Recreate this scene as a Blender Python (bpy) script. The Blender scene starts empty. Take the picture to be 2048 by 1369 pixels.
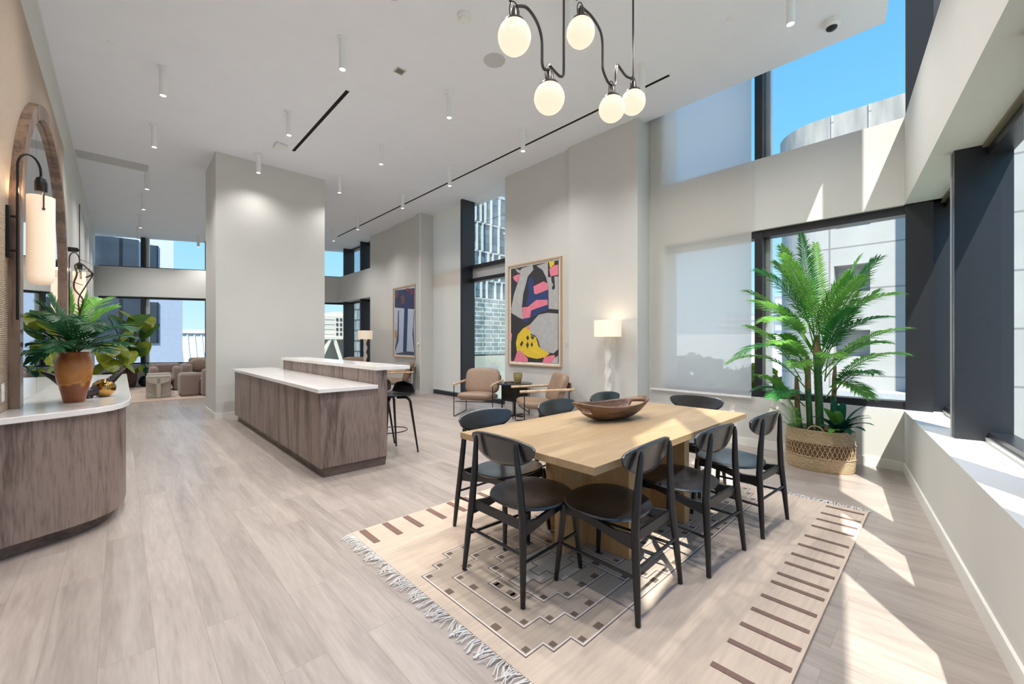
import bpy, math, random
from mathutils import Vector, Matrix
random.seed(7)
PI = math.pi
R = math.radians
scene = bpy.context.scene
COL = scene.collection

# ------------------------------------------------------------------ camera, sky, sun, exposure
cam_d = bpy.data.cameras.new('camera')
cam_d.lens = 14.467; cam_d.sensor_width = 36.0; cam_d.clip_start = 0.05; cam_d.clip_end = 800
cam = bpy.data.objects.new('camera', cam_d); COL.objects.link(cam)
cam.location = (0, 0, 1.35); cam.rotation_euler = (R(90), 0, -R(43.537))
scene.camera = cam
scene.view_settings.view_transform = 'Standard'
scene.view_settings.look = 'None'
scene.view_settings.gamma = 1.0
scene.view_settings.exposure = 0.35
scene.view_settings.use_curve_mapping = False

SUN_E = 7.0
SKY = 1.0
SPOT_W = 88.0
world = bpy.data.worlds.new('sky'); scene.world = world; world.use_nodes = True
wn = world.node_tree; wn.nodes.clear()
tc = wn.nodes.new('ShaderNodeTexCoord'); sx = wn.nodes.new('ShaderNodeSeparateXYZ')
rp = wn.nodes.new('ShaderNodeValToRGB'); bg = wn.nodes.new('ShaderNodeBackground'); wo = wn.nodes.new('ShaderNodeOutputWorld')
wn.links.new(tc.outputs['Generated'], sx.inputs[0]); wn.links.new(sx.outputs['Z'], rp.inputs[0])
wn.links.new(rp.outputs[0], bg.inputs[0]); wn.links.new(bg.outputs[0], wo.inputs[0])
bg.inputs[1].default_value = SKY
e = rp.color_ramp.elements
e[0].position = 0.0; e[0].color = (0.66, 0.86, 1.0, 1)
e[1].position = 0.75; e[1].color = (0.10, 0.36, 0.95, 1)
m_ = rp.color_ramp.elements.new(0.12); m_.color = (0.42, 0.74, 1.0, 1)
m_ = rp.color_ramp.elements.new(0.38); m_.color = (0.19, 0.55, 1.0, 1)

sun_d = bpy.data.lights.new('sun', 'SUN'); sun_d.energy = SUN_E; sun_d.angle = R(0.6); sun_d.color = (1.0, 0.95, 0.87)
sun = bpy.data.objects.new('sun', sun_d); COL.objects.link(sun); sun.location = (-10, -10, 20)
sun.rotation_euler = Vector((0.4861, 0.3581, -0.7971)).to_track_quat('-Z', 'Y').to_euler()

# ------------------------------------------------------------------ materials
def lin(c):
    return tuple(((v/255)/12.92 if v/255 <= .04045 else (((v/255)+.055)/1.055)**2.4) for v in c) + (1,)

def mat(name, rgb, rough=.5, metal=0., spec=.5, var=.0, vscale=8., stretch=(1, 1, 1), bump=0., bscale=60., emit=None, es=0., rand=0., coat=0., sheen=0.):
    m = bpy.data.materials.new(name); m.use_nodes = True
    nt = m.node_tree; b = nt.nodes['Principled BSDF']
    c = lin(rgb)
    b.inputs['Base Color'].default_value = c
    b.inputs['Roughness'].default_value = rough
    b.inputs['Metallic'].default_value = metal
    b.inputs['Specular IOR Level'].default_value = spec
    b.inputs['Coat Weight'].default_value = coat
    b.inputs['Sheen Weight'].default_value = sheen
    t = nt.nodes.new('ShaderNodeTexCoord'); mp = nt.nodes.new('ShaderNodeMapping'); mp.inputs['Scale'].default_value = stretch
    nt.links.new(t.outputs['Object'], mp.inputs[0])
    if var > 0 or rand > 0:
        nz = nt.nodes.new('ShaderNodeTexNoise'); nz.inputs['Scale'].default_value = vscale; nz.inputs['Detail'].default_value = 5
        nt.links.new(mp.outputs[0], nz.inputs['Vector'])
        mr = nt.nodes.new('ShaderNodeMapRange'); mr.inputs['From Min'].default_value = .3; mr.inputs['From Max'].default_value = .7
        mr.inputs['To Min'].default_value = 1-var; mr.inputs['To Max'].default_value = 1+var
        nt.links.new(nz.outputs['Fac'], mr.inputs['Value'])
        hsv = nt.nodes.new('ShaderNodeHueSaturation'); hsv.inputs['Color'].default_value = c
        if rand > 0:
            oi = nt.nodes.new('ShaderNodeObjectInfo'); r2 = nt.nodes.new('ShaderNodeMapRange')
            r2.inputs['To Min'].default_value = 1-rand; r2.inputs['To Max'].default_value = 1+rand
            nt.links.new(oi.outputs['Random'], r2.inputs['Value'])
            mm = nt.nodes.new('ShaderNodeMath'); mm.operation = 'MULTIPLY'
            nt.links.new(mr.outputs[0], mm.inputs[0]); nt.links.new(r2.outputs[0], mm.inputs[1])
            nt.links.new(mm.outputs[0], hsv.inputs['Value'])
        else:
            nt.links.new(mr.outputs[0], hsv.inputs['Value'])
        nt.links.new(hsv.outputs[0], b.inputs['Base Color'])
    if bump > 0:
        n2 = nt.nodes.new('ShaderNodeTexNoise'); n2.inputs['Scale'].default_value = bscale; n2.inputs['Detail'].default_value = 4
        nt.links.new(mp.outputs[0], n2.inputs['Vector'])
        bp = nt.nodes.new('ShaderNodeBump'); bp.inputs['Strength'].default_value = bump; bp.inputs['Distance'].default_value = .01
        nt.links.new(n2.outputs['Fac'], bp.inputs['Height']); nt.links.new(bp.outputs[0], b.inputs['Normal'])
    if emit:
        b.inputs['Emission Color'].default_value = lin(emit); b.inputs['Emission Strength'].default_value = es
    return m

def wood(name, dark, light, axis='z', scale=5., rough=.45, strength=3.0, bump=.05, spec=.5, det=6.):
    """wood grain: strongly stretched noise, distorted into long figures"""
    m = bpy.data.materials.new(name); m.use_nodes = True
    nt = m.node_tree; b = nt.nodes['Principled BSDF']; b.inputs['Roughness'].default_value = rough
    b.inputs['Specular IOR Level'].default_value = spec
    t = nt.nodes.new('ShaderNodeTexCoord'); mp = nt.nodes.new('ShaderNodeMapping')
    k = .10
    mp.inputs['Scale'].default_value = {'x': (k, 1, 1), 'y': (1, k, 1), 'z': (1, 1, k)}[axis]
    nt.links.new(t.outputs['Object'], mp.inputs[0])
    n0 = nt.nodes.new('ShaderNodeTexNoise'); n0.inputs['Scale'].default_value = scale; n0.inputs['Detail'].default_value = 2
    n0.inputs['Distortion'].default_value = .6
    nt.links.new(mp.outputs[0], n0.inputs['Vector'])
    mu = nt.nodes.new('ShaderNodeMath'); mu.operation = 'MULTIPLY'; mu.inputs[1].default_value = strength*6
    nt.links.new(n0.outputs['Fac'], mu.inputs[0])
    sn = nt.nodes.new('ShaderNodeMath'); sn.operation = 'SINE'; nt.links.new(mu.outputs[0], sn.inputs[0])
    n1 = nt.nodes.new('ShaderNodeTexNoise'); n1.inputs['Scale'].default_value = scale*14; n1.inputs['Detail'].default_value = det
    nt.links.new(mp.outputs[0], n1.inputs['Vector'])
    a = nt.nodes.new('ShaderNodeMath'); a.operation = 'MULTIPLY_ADD'; a.inputs[1].default_value = .22; 
    nt.links.new(sn.outputs[0], a.inputs[0]); nt.links.new(n1.outputs['Fac'], a.inputs[2])
    cr = nt.nodes.new('ShaderNodeValToRGB'); cr.color_ramp.elements[0].position = .28; cr.color_ramp.elements[1].position = .74
    cr.color_ramp.elements[0].color = lin(dark); cr.color_ramp.elements[1].color = lin(light)
    nt.links.new(a.outputs[0], cr.inputs[0]); nt.links.new(cr.outputs[0], b.inputs['Base Color'])
    if bump:
        bp = nt.nodes.new('ShaderNodeBump'); bp.inputs['Strength'].default_value = bump; bp.inputs['Distance'].default_value = .004
        nt.links.new(a.outputs[0], bp.inputs['Height']); nt.links.new(bp.outputs[0], b.inputs['Normal'])
    return m

def glass_mat(name, tint=(246, 250, 250), refl=.045):
    m = bpy.data.materials.new(name); m.use_nodes = True; nt = m.node_tree; nt.nodes.clear()
    o = nt.nodes.new('ShaderNodeOutputMaterial'); tr = nt.nodes.new('ShaderNodeBsdfTransparent'); gl = nt.nodes.new('ShaderNodeBsdfGlossy')
    mx = nt.nodes.new('ShaderNodeMixShader'); fr = nt.nodes.new('ShaderNodeFresnel'); fr.inputs[0].default_value = 1.45
    mu = nt.nodes.new('ShaderNodeMath'); mu.operation = 'MULTIPLY'; mu.inputs[1].default_value = refl*10
    tr.inputs[0].default_value = lin(tint); gl.inputs['Roughness'].default_value = .0; gl.inputs[0].default_value = (1, 1, 1, 1)
    nt.links.new(fr.outputs[0], mu.inputs[0]); nt.links.new(mu.outputs[0], mx.inputs[0])
    nt.links.new(tr.outputs[0], mx.inputs[1]); nt.links.new(gl.outputs[0], mx.inputs[2]); nt.links.new(mx.outputs[0], o.inputs[0])
    return m

def sheer_mat(name, rgb, transp, transl):
    m = bpy.data.materials.new(name); m.use_nodes = True; nt = m.node_tree; nt.nodes.clear()
    o = nt.nodes.new('ShaderNodeOutputMaterial'); tr = nt.nodes.new('ShaderNodeBsdfTransparent'); df = nt.nodes.new('ShaderNodeBsdfDiffuse')
    tl = nt.nodes.new('ShaderNodeBsdfTranslucent'); m1 = nt.nodes.new('ShaderNodeMixShader'); m2 = nt.nodes.new('ShaderNodeMixShader')
    df.inputs[0].default_value = lin(rgb); tl.inputs[0].default_value = lin(rgb)
    m1.inputs[0].default_value = transl; m2.inputs[0].default_value = transp
    nt.links.new(df.outputs[0], m1.inputs[1]); nt.links.new(tl.outputs[0], m1.inputs[2])
    nt.links.new(m1.outputs[0], m2.inputs[1]); nt.links.new(tr.outputs[0], m2.inputs[2]); nt.links.new(m2.outputs[0], o.inputs[0])
    return m

def plank_floor():
    m = bpy.data.materials.new('oak plank floor'); m.use_nodes = True; nt = m.node_tree; b = nt.nodes['Principled BSDF']
    t = nt.nodes.new('ShaderNodeTexCoord'); mp = nt.nodes.new('ShaderNodeMapping'); mp.inputs['Rotation'].default_value = (0, 0, R(90))
    mp.inputs['Location'].default_value = (0.35, 0.07, 0)
    nt.links.new(t.outputs['Object'], mp.inputs[0])
    br = nt.nodes.new('ShaderNodeTexBrick'); br.inputs['Scale'].default_value = 1; br.inputs['Brick Width'].default_value = 1.5
    br.inputs['Row Height'].default_value = .18; br.inputs['Mortar Size'].default_value = .0016; br.inputs['Mortar Smooth'].default_value = 1
    br.offset = .37; br.inputs['Color1'].default_value = (0, 0, 0, 1); br.inputs['Color2'].default_value = (1, 1, 1, 1); br.inputs['Mortar'].default_value = (.5, .5, .5, 1)
    nt.links.new(mp.outputs[0], br.inputs['Vector'])
    wn_ = nt.nodes.new('ShaderNodeTexWhiteNoise')
    # grain
    mp2 = nt.nodes.new('ShaderNodeMapping'); mp2.inputs['Scale'].default_value = (1, .09, 1); nt.links.new(t.outputs['Object'], mp2.inputs[0])
    ad = nt.nodes.new('ShaderNodeVectorMath'); ad.operation = 'MULTIPLY_ADD'; ad.inputs[1].default_value = (7, 7, 7)
    nt.links.new(br.outputs['Color'], ad.inputs[0]); nt.links.new(mp2.outputs[0], ad.inputs[2])
    n1 = nt.nodes.new('ShaderNodeTexNoise'); n1.inputs['Scale'].default_value = 9; n1.inputs['Detail'].default_value = 8; n1.inputs['Distortion'].default_value = 1.2
    nt.links.new(ad.outputs[0], n1.inputs['Vector'])
    n3 = nt.nodes.new('ShaderNodeTexNoise'); n3.inputs['Scale'].default_value = 70; n3.inputs['Detail'].default_value = 3
    nt.links.new(ad.outputs[0], n3.inputs['Vector'])
    cr = nt.nodes.new('ShaderNodeValToRGB'); cr.color_ramp.elements[0].position = .3; cr.color_ramp.elements[1].position = .72
    cr.color_ramp.elements[0].color = lin((152, 140, 132)); cr.color_ramp.elements[1].color = lin((189, 177, 168))
    sm = nt.nodes.new('ShaderNodeMath'); sm.operation = 'MULTIPLY_ADD'; sm.inputs[1].default_value = .35; 
    s2 = nt.nodes.new('ShaderNodeMath'); s2.operation = 'MULTIPLY'; s2.inputs[1].default_value = .67
    nt.links.new(n1.outputs['Fac'], s2.inputs[0])
    nt.links.new(n3.outputs['Fac'], sm.inputs[0]); nt.links.new(s2.outputs[0], sm.inputs[2])
    nt.links.new(sm.outputs[0], cr.inputs[0])
    hs = nt.nodes.new('ShaderNodeHueSaturation'); mr = nt.nodes.new('ShaderNodeMapRange'); mr.inputs['To Min'].default_value = .90; mr.inputs['To Max'].default_value = 1.07
    nt.links.new(br.outputs['Color'], mr.inputs['Value']); nt.links.new(mr.outputs[0], hs.inputs['Value']); nt.links.new(cr.outputs[0], hs.inputs['Color'])
    mx = nt.nodes.new('ShaderNodeMix'); mx.data_type = 'RGBA'; mx.inputs['B'].default_value = lin((128, 116, 106))
    mf = nt.nodes.new('ShaderNodeMath'); mf.operation = 'MULTIPLY'; mf.inputs[1].default_value = .85
    nt.links.new(br.outputs['Fac'], mf.inputs[0]); nt.links.new(mf.outputs[0], mx.inputs['Factor'])
    nt.links.new(hs.outputs[0], mx.inputs['A']); nt.links.new(mx.outputs['Result'], b.inputs['Base Color'])
    b.inputs['Roughness'].default_value = .33; b.inputs['Specular IOR Level'].default_value = .45
    bp = nt.nodes.new('ShaderNodeBump'); bp.inputs['Strength'].default_value = .12; bp.inputs['Distance'].default_value = .003
    nt.links.new(n1.outputs['Fac'], bp.inputs['Height']); nt.links.new(bp.outputs[0], b.inputs['Normal'])
    return m

def brick_mat(name, c1, c2, mortar, bw, rh, ms, rough=.6, metal=0, plane='yz', offset=.5, noise=.1, spec=.5):
    """panel grid on a vertical face; plane: which object axes carry it"""
    m = bpy.data.materials.new(name); m.use_nodes = True; nt = m.node_tree; b = nt.nodes['Principled BSDF']
    t = nt.nodes.new('ShaderNodeTexCoord'); s = nt.nodes.new('ShaderNodeSeparateXYZ'); c = nt.nodes.new('ShaderNodeCombineXYZ')
    nt.links.new(t.outputs['Object'], s.inputs[0])
    if plane == 'uz':
        a = nt.nodes.new('ShaderNodeMath'); a.operation = 'ADD'; nt.links.new(s.outputs['X'], a.inputs[0]); nt.links.new(s.outputs['Y'], a.inputs[1])
        nt.links.new(a.outputs[0], c.inputs[0])
    else:
        nt.links.new(s.outputs[plane[0].upper()], c.inputs[0])
    nt.links.new(s.outputs['Z'], c.inputs[1])
    br = nt.nodes.new('ShaderNodeTexBrick'); br.inputs['Scale'].default_value = 1; br.inputs['Brick Width'].default_value = bw
    br.inputs['Row Height'].default_value = rh; br.inputs['Mortar Size'].default_value = ms; br.offset = offset
    br.inputs['Color1'].default_value = lin(c1); br.inputs['Color2'].default_value = lin(c2); br.inputs['Mortar'].default_value = lin(mortar)
    nt.links.new(c.outputs[0], br.inputs['Vector'])
    nz = nt.nodes.new('ShaderNodeTexNoise'); nz.inputs['Scale'].default_value = 1.2; nz.inputs['Detail'].default_value = 6
    nt.links.new(t.outputs['Object'], nz.inputs['Vector'])
    hs = nt.nodes.new('ShaderNodeHueSaturation'); mr = nt.nodes.new('ShaderNodeMapRange')
    mr.inputs['From Min'].default_value = .3; mr.inputs['From Max'].default_value = .7
    mr.inputs['To Min'].default_value = 1-noise; mr.inputs['To Max'].default_value = 1+noise
    nt.links.new(nz.outputs['Fac'], mr.inputs['Value']); nt.links.new(mr.outputs[0], hs.inputs['Value'])
    nt.links.new(br.outputs['Color'], hs.inputs['Color']); nt.links.new(hs.outputs[0], b.inputs['Base Color'])
    b.inputs['Roughness'].default_value = rough; b.inputs['Metallic'].default_value = metal; b.inputs['Specular IOR Level'].default_value = spec
    return m

M = {}
M['floor'] = plank_floor()
M['ceil'] = mat('ceiling paint', (234, 237, 243), .9, var=.012, vscale=3)
M['wall'] = mat('warm white wall paint', (208, 207, 202), .85, var=.012, vscale=3, bump=.03, bscale=300)
M['trim'] = mat('white trim paint', (232, 230, 224), .5)
M['black_metal'] = mat('black window metal', (30, 32, 38), .32, spec=.6, var=.1, vscale=40)
M['olive'] = mat('olive head strip', (120, 116, 96), .6)
M['silver'] = mat('pale aluminium', (205, 207, 208), .35, metal=.3)
M['glass'] = glass_mat('window glass')
M['quartz'] = mat('white quartz', (236, 232, 228), .12, var=.02, vscale=4, spec=.6)
M['walnut'] = wood('grey walnut veneer', (92, 76, 70), (142, 124, 116), 'z', scale=5.5, rough=.4, strength=2.4)
M['walnut_dark'] = wood('grey walnut plinth', (84, 70, 63), (118, 101, 92), 'x', scale=4, rough=.5)
M['frame_wood'] = wood('walnut mirror frame', (96, 74, 60), (138, 112, 94), 'z', scale=5, rough=.35)
M['oak'] = wood('natural oak table', (162, 136, 102), (184, 158, 122), 'x', scale=4, rough=.38, strength=2.0)
M['oak_leg'] = wood('natural oak upright', (186, 150, 104), (208, 176, 130), 'z', scale=5, rough=.4, strength=1.6)
M['oak_arm'] = wood('pale oak arm', (196, 164, 130), (222, 194, 160), 'x', scale=6, rough=.4)
M['oak_frame'] = mat('pale oak picture frame', (196, 168, 138), .45, var=.06, vscale=30)
M['black_wood'] = wood('black stained ash', (10, 12, 16), (30, 35, 44), 'x', scale=8, rough=.33, strength=2., bump=.10, spec=.8)
M['black_wood'].node_tree.nodes['Principled BSDF'].inputs['Coat Weight'].default_value = .6
M['black_wood'].node_tree.nodes['Principled BSDF'].inputs['Coat Roughness'].default_value = .22
M['black_leg'] = mat('black lacquered wood', (13, 15, 19), .36, spec=.6, var=.1, vscale=20)
M['black'] = mat('black metal', (18, 18, 20), .35, metal=.3)
M['bronze'] = mat('dark bronze', (84, 78, 74), .28, metal=.85)
M['slot_shade'] = mat('slot shade black', (4, 4, 4), .9)
M['leather'] = mat('tan leather', (146, 121, 101), .42, var=.07, vscale=7, bump=.18, bscale=35)
M['globe'] = mat('opal glass globe', (120, 112, 102), .25, emit=(255, 232, 206), es=.78)
M['lens'] = mat('lit spotlight lens', (255, 255, 250), .3, emit=(255, 246, 232), es=5)
M['white_metal'] = mat('white powder coat', (238, 238, 238), .4)
M['white_plastic'] = mat('white plastic', (232, 232, 230), .45)
M['grille'] = mat('pale grey grille', (196, 197, 198), .7)
M['mirror'] = mat('mirror glass', (225, 230, 232), .01, metal=1.0)
M['wicker'] = None
M['stone'] = mat('pale limestone', (196, 188, 176), .75, var=.06, vscale=20, bump=.2, bscale=50)
M['sofa'] = mat('dusty mauve boucle', (150, 132, 124), .95, var=.06, vscale=60, bump=.3, bscale=140, sheen=.3)
M['cushion'] = mat('taupe cushion', (170, 150, 136), .95, var=.1, vscale=50, bump=.2, bscale=120)
M['soil'] = mat('dark soil', (42, 32, 26), .95, bump=.5, bscale=60)
M['gold'] = mat('polished brass', (176, 138, 78), .12, metal=1.0, var=.2, vscale=10)
M['horn'] = mat('dark horn', (44, 34, 32), .3, var=.2, vscale=10)
M['twig'] = mat('brown twig', (78, 58, 46), .7, var=.15, vscale=30)
M['plaster'] = mat('white plaster', (226, 222, 214), .7, bump=.15, bscale=40)
M['dark_pot'] = mat('black glazed pot', (24, 26, 30), .3)
def leafmat(name, rgb, rough=.35, rand=.25):
    m = mat(name, rgb, rough, var=.18, vscale=9, rand=rand, spec=.5)
    b = m.node_tree.nodes['Principled BSDF']; b.inputs['Subsurface Weight'].default_value = 0
    nt = m.node_tree; o = nt.nodes['Material Output']; tl = nt.nodes.new('ShaderNodeBsdfTranslucent'); mx = nt.nodes.new('ShaderNodeMixShader'); mx.inputs[0].default_value = .45
    src = b.inputs['Base Color'].links[0].from_socket
    nt.links.new(src, tl.inputs[0]); nt.links.new(b.outputs[0], mx.inputs[1]); nt.links.new(tl.outputs[0], mx.inputs[2]); nt.links.new(mx.outputs[0], o.inputs[0])
    return m
M['leaf'] = leafmat('palm leaf green', (128, 186, 84))
M['leaf_dark'] = leafmat('deep palm green', (72, 144, 78), rand=.3)
M['leaf_lime'] = leafmat('lime leaf', (150, 160, 38))
M['leaf_blue'] = leafmat('blue green leaf', (38, 92, 74))
M['leaf_phil'] = leafmat('philodendron leaf', (72, 104, 42))
M['leaf_vase'] = leafmat('vase palm green', (44, 98, 62), rand=.3)
M['cane'] = mat('green palm cane', (50, 96, 48), .4, var=.2, vscale=3, stretch=(1, 1, 12))
M['cane_brown'] = mat('brown husk cane', (150, 116, 88), .8, var=.2, vscale=12)

# ------------------------------------------------------------------ mesh helpers
class MB:
    def __init__(s): s.v = []; s.f = []; s.m = []
    def add(s, vs, fs, mi=0):
        o = len(s.v); s.v += [tuple(v) for v in vs]; s.f += [tuple(i+o for i in f) for f in fs]; s.m += [mi]*len(fs); return s
    def box(s, x0, x1, y0, y1, z0, z1, mi=0):
        vs = [(x, y, z) for x in (x0, x1) for y in (y0, y1) for z in (z0, z1)]
        return s.add(vs, [(0, 1, 3, 2), (4, 6, 7, 5), (0, 4, 5, 1), (2, 3, 7, 6), (0, 2, 6, 4), (1, 5, 7, 3)], mi)
    def hexa(s, p, mi=0):   # p: 4 bottom, 4 top
        return s.add(p, [(3, 2, 1, 0), (4, 5, 6, 7), (0, 1, 5, 4), (1, 2, 6, 5), (2, 3, 7, 6), (3, 0, 4, 7)], mi)
    def prism(s, poly, z0, z1, mi=0):
        a = sum(poly[i][0]*poly[(i+1) % len(poly)][1]-poly[(i+1) % len(poly)][0]*poly[i][1] for i in range(len(poly)))
        if a < 0: poly = poly[::-1]
        n = len(poly)
        vs = [(p[0], p[1], z0) for p in poly]+[(p[0], p[1], z1) for p in poly]
        fs = [tuple(range(n-1, -1, -1)), tuple(range(n, 2*n))]+[(i, (i+1) % n, n+(i+1) % n, n+i) for i in range(n)]
        return s.add(vs, fs, mi)
    def ring(s, loops, closed=False, capa=True, capb=True, mi=0):
        n = len(loops[0]); vs = [v for l in loops for v in l]; fs = []
        k = len(loops); 
        for i in range(k-1 if not closed else k):
            j = (i+1) % k
            for a in range(n):
                b = (a+1) % n; fs.append((i*n+a, i*n+b, j*n+b, j*n+a))
        if not closed:
            if capa: fs.append(tuple(range(n-1, -1, -1)))
            if capb: fs.append(tuple(range((k-1)*n, k*n)))
        return s.add(vs, fs, mi)
    def tube(s, pts, r, n=8, closed=False, sx=1., mi=0):
        pts = [Vector(p) for p in pts]; k = len(pts)
        rs = r if isinstance(r, (list, tuple)) else [r]*k
        up = Vector((0, 0, 1)); loops = []; pn = None
        for i, p in enumerate(pts):
            if closed: t = pts[(i+1) % k]-pts[i-1]
            else: t = pts[min(i+1, k-1)]-pts[max(i-1, 0)]
            t.normalize()
            if pn is None:
                a = up if abs(t.z) < .95 else Vector((1, 0, 0))
                pn = (a-t*a.dot(t)).normalized()
            else:
                pn = (pn-t*pn.dot(t)).normalized()
            bn = t.cross(pn)
            loops.append([p+(pn*math.cos(2*PI*j/n)+bn*math.sin(2*PI*j/n)*sx)*rs[i] for j in range(n)])
        return s.ring(loops, closed, mi=mi)
    def lathe(s, prof, c=(0, 0, 0), n=24, sx=1., sy=1., mi=0, capa=True, capb=True):
        loops = [[(c[0]+r*sx*math.cos(2*PI*j/n), c[1]+r*sy*math.sin(2*PI*j/n), c[2]+z) for j in range(n)] for r, z in prof]
        return s.ring(loops, mi=mi, capa=capa, capb=capb)
    def grid(s, fn, nu, nv, mi=0, cu=False):
        vs = [fn(i/(nu if cu else nu-1), j/(nv-1)) for i in range(nu) for j in range(nv)]
        fs = [(i*nv+j, ((i+1) % nu)*nv+j, ((i+1) % nu)*nv+j+1, i*nv+j+1) for i in range(nu if cu else nu-1) for j in range(nv-1)]
        return s.add(vs, fs, mi)
    def pillow(s, c, size, rot=None, p=3.2, n=14, mi=0, ez=2.2):
        """rounded cushion"""
        def sg(v, e): return math.copysign(abs(v)**e, v)
        vs = []; nu = n*2; nv = n
        for i in range(nu):
            for j in range(nv+1):
                u = 2*PI*i/nu; w = -PI/2+PI*j/nv
                x = sg(math.cos(w), 2/ez)*sg(math.cos(u), 2/p); y = sg(math.cos(w), 2/ez)*sg(math.sin(u), 2/p); z = sg(math.sin(w), 2/ez)
                q = Vector((x*size[0]/2, y*size[1]/2, z*size[2]/2))
                if rot: q = rot @ q
                vs.append(tuple(q+Vector(c)))
        fs = [(i*(nv+1)+j, ((i+1) % nu)*(nv+1)+j, ((i+1) % nu)*(nv+1)+j+1, i*(nv+1)+j+1) for i in range(nu) for j in range(nv)]
        return s.add(vs, fs, mi)
    def xf(s, mtx):
        s.v = [tuple(mtx @ Vector(v)) for v in s.v]; return s

def obj(name, mb, mats, parent=None, bev=0., solid=0., smooth=30, subd=0, kind=None):
    me = bpy.data.meshes.new(name); me.from_pydata(mb.v, [], mb.f)
    mats = mats if isinstance(mats, (list, tuple)) else [mats]
    for m in mats: me.materials.append(m)
    me.polygons.foreach_set('material_index', mb.m)
    me.validate(); me.update()
    if smooth:
        me.polygons.foreach_set('use_smooth', [True]*len(me.polygons))
        try: me.set_sharp_from_angle(angle=R(smooth))
        except Exception: pass
    o = bpy.data.objects.new(name, me); COL.objects.link(o)
    if parent: o.parent = parent
    if solid: md = o.modifiers.new('solid', 'SOLIDIFY'); md.thickness = solid; md.offset = 0
    if subd: md = o.modifiers.new('sub', 'SUBSURF'); md.levels = subd; md.render_levels = subd
    if bev: md = o.modifiers.new('bevel', 'BEVEL'); md.width = bev; md.segments = 2; md.limit_method = 'ANGLE'; md.angle_limit = R(40)
    if kind: o['kind'] = kind
    return o

def struct(name, mb, m, parent=None, **k):
    return obj(name, mb, m, parent, kind='structure', **k)

def tag(o, label, cat, group=None):
    o['label'] = label; o['category'] = cat
    if group: o['group'] = group
    return o

def thing(name, label, cat, loc=(0, 0, 0), rz=0, group=None):
    o = bpy.data.objects.new(name, None); COL.objects.link(o); o.location = loc; o.rotation_euler = (0, 0, rz)
    o.empty_display_size = .1
    return tag(o, label, cat, group)

def dup(root, loc, rz, label, group=None):
    r = root.copy(); COL.objects.link(r); r.location = loc; r.rotation_euler = (0, 0, rz); r['label'] = label
    if group: r['group'] = group
    for ch in list(root.children):
        c = ch.copy(); COL.objects.link(c); c.parent = r
        for g in list(ch.children):
            d = g.copy(); COL.objects.link(d); d.parent = c
    return r

# slanted window wall on the right: s runs from the far corner towards the camera, t points outside
WO = Vector((5.91, .29, 0)); WU = Vector((-.98935, -.14553, 0)); WN = Vector((.14553, -.98935, 0))
def W(s_, t_, z_): return tuple(WO+WU*s_+WN*t_+Vector((0, 0, z_)))
def wbox(mb, s0, s1, t0, t1, z0, z1, mi=0):
    return mb.hexa([W(s0, t0, z0), W(s1, t0, z0), W(s1, t1, z0), W(s0, t1, z0), W(s0, t0, z1), W(s1, t0, z1), W(s1, t1, z1), W(s0, t1, z1)], mi)
# slanted far window wall: s runs from the left wall to the right, t outside
FO = Vector((-.59, 17.87, 0)); FU = Vector((.9143, -.4050, 0)); FN = Vector((.4050, .9143, 0))
def fbox(mb, s0, s1, t0, t1, z0, z1, mi=0):
    q = lambda s_, t_, z_: tuple(FO+FU*s_+FN*t_+Vector((0, 0, z_)))
    return mb.hexa([q(s0, t0, z0), q(s1, t0, z0), q(s1, t1, z0), q(s0, t1, z0), q(s0, t0, z1), q(s1, t0, z1), q(s1, t1, z1), q(s0, t1, z1)], mi)

# ------------------------------------------------------------------ the room shell
CZ = 4.68
def wy(x): return .29-.1471*(5.91-x)          # inner face of the slanted right wall
def fy(x): return 17.87-.443*(x+.59)           # inner face of the slanted far wall
mb = MB().prism([(-.8, wy(-.8)-.5), (6.3, wy(6.3)-.5), (6.3, fy(6.3)+.45), (-.8, fy(-.8)+.45)], -.25, 0)
struct('floor', mb, M['floor'], smooth=0)
mb = MB().prism([(-.6, wy(-.6)+.16), (5.77, wy(5.77)+.16), (5.77, 4.0), (6.3, 4.0), (6.3, fy(6.3)+.42), (-.6, fy(-.6)+.42)], CZ, CZ+.12)
mb.prism([(-.6, wy(-.6)+.16), (5.77, wy(5.77)+.16), (5.77, wy(5.77)+.22), (-.6, wy(-.6)+.22)], CZ+.12, 6.6)
mb.prism([(5.71, wy(5.71)+.22), (5.77, wy(5.77)+.22), (5.77, 3.14), (5.71, 3.14)], CZ+.12, 6.6)
struct('ceiling', mb, M['ceil'], smooth=0)
mb = MB().prism([(-.8, wy(-.8)-.5), (6.3, wy(6.3)-.5), (6.3, fy(6.3)+.45), (-.8, fy(-.8)+.45)], 6.6, 6.8)
struct('roof', mb, M['wall'], smooth=0)
# left wall with the mirror
mb = MB().box(-.85, -.59, -.70, 18.3, 0, 6.6)
struct('wall_left', mb, M['wall'], smooth=0)
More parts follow.
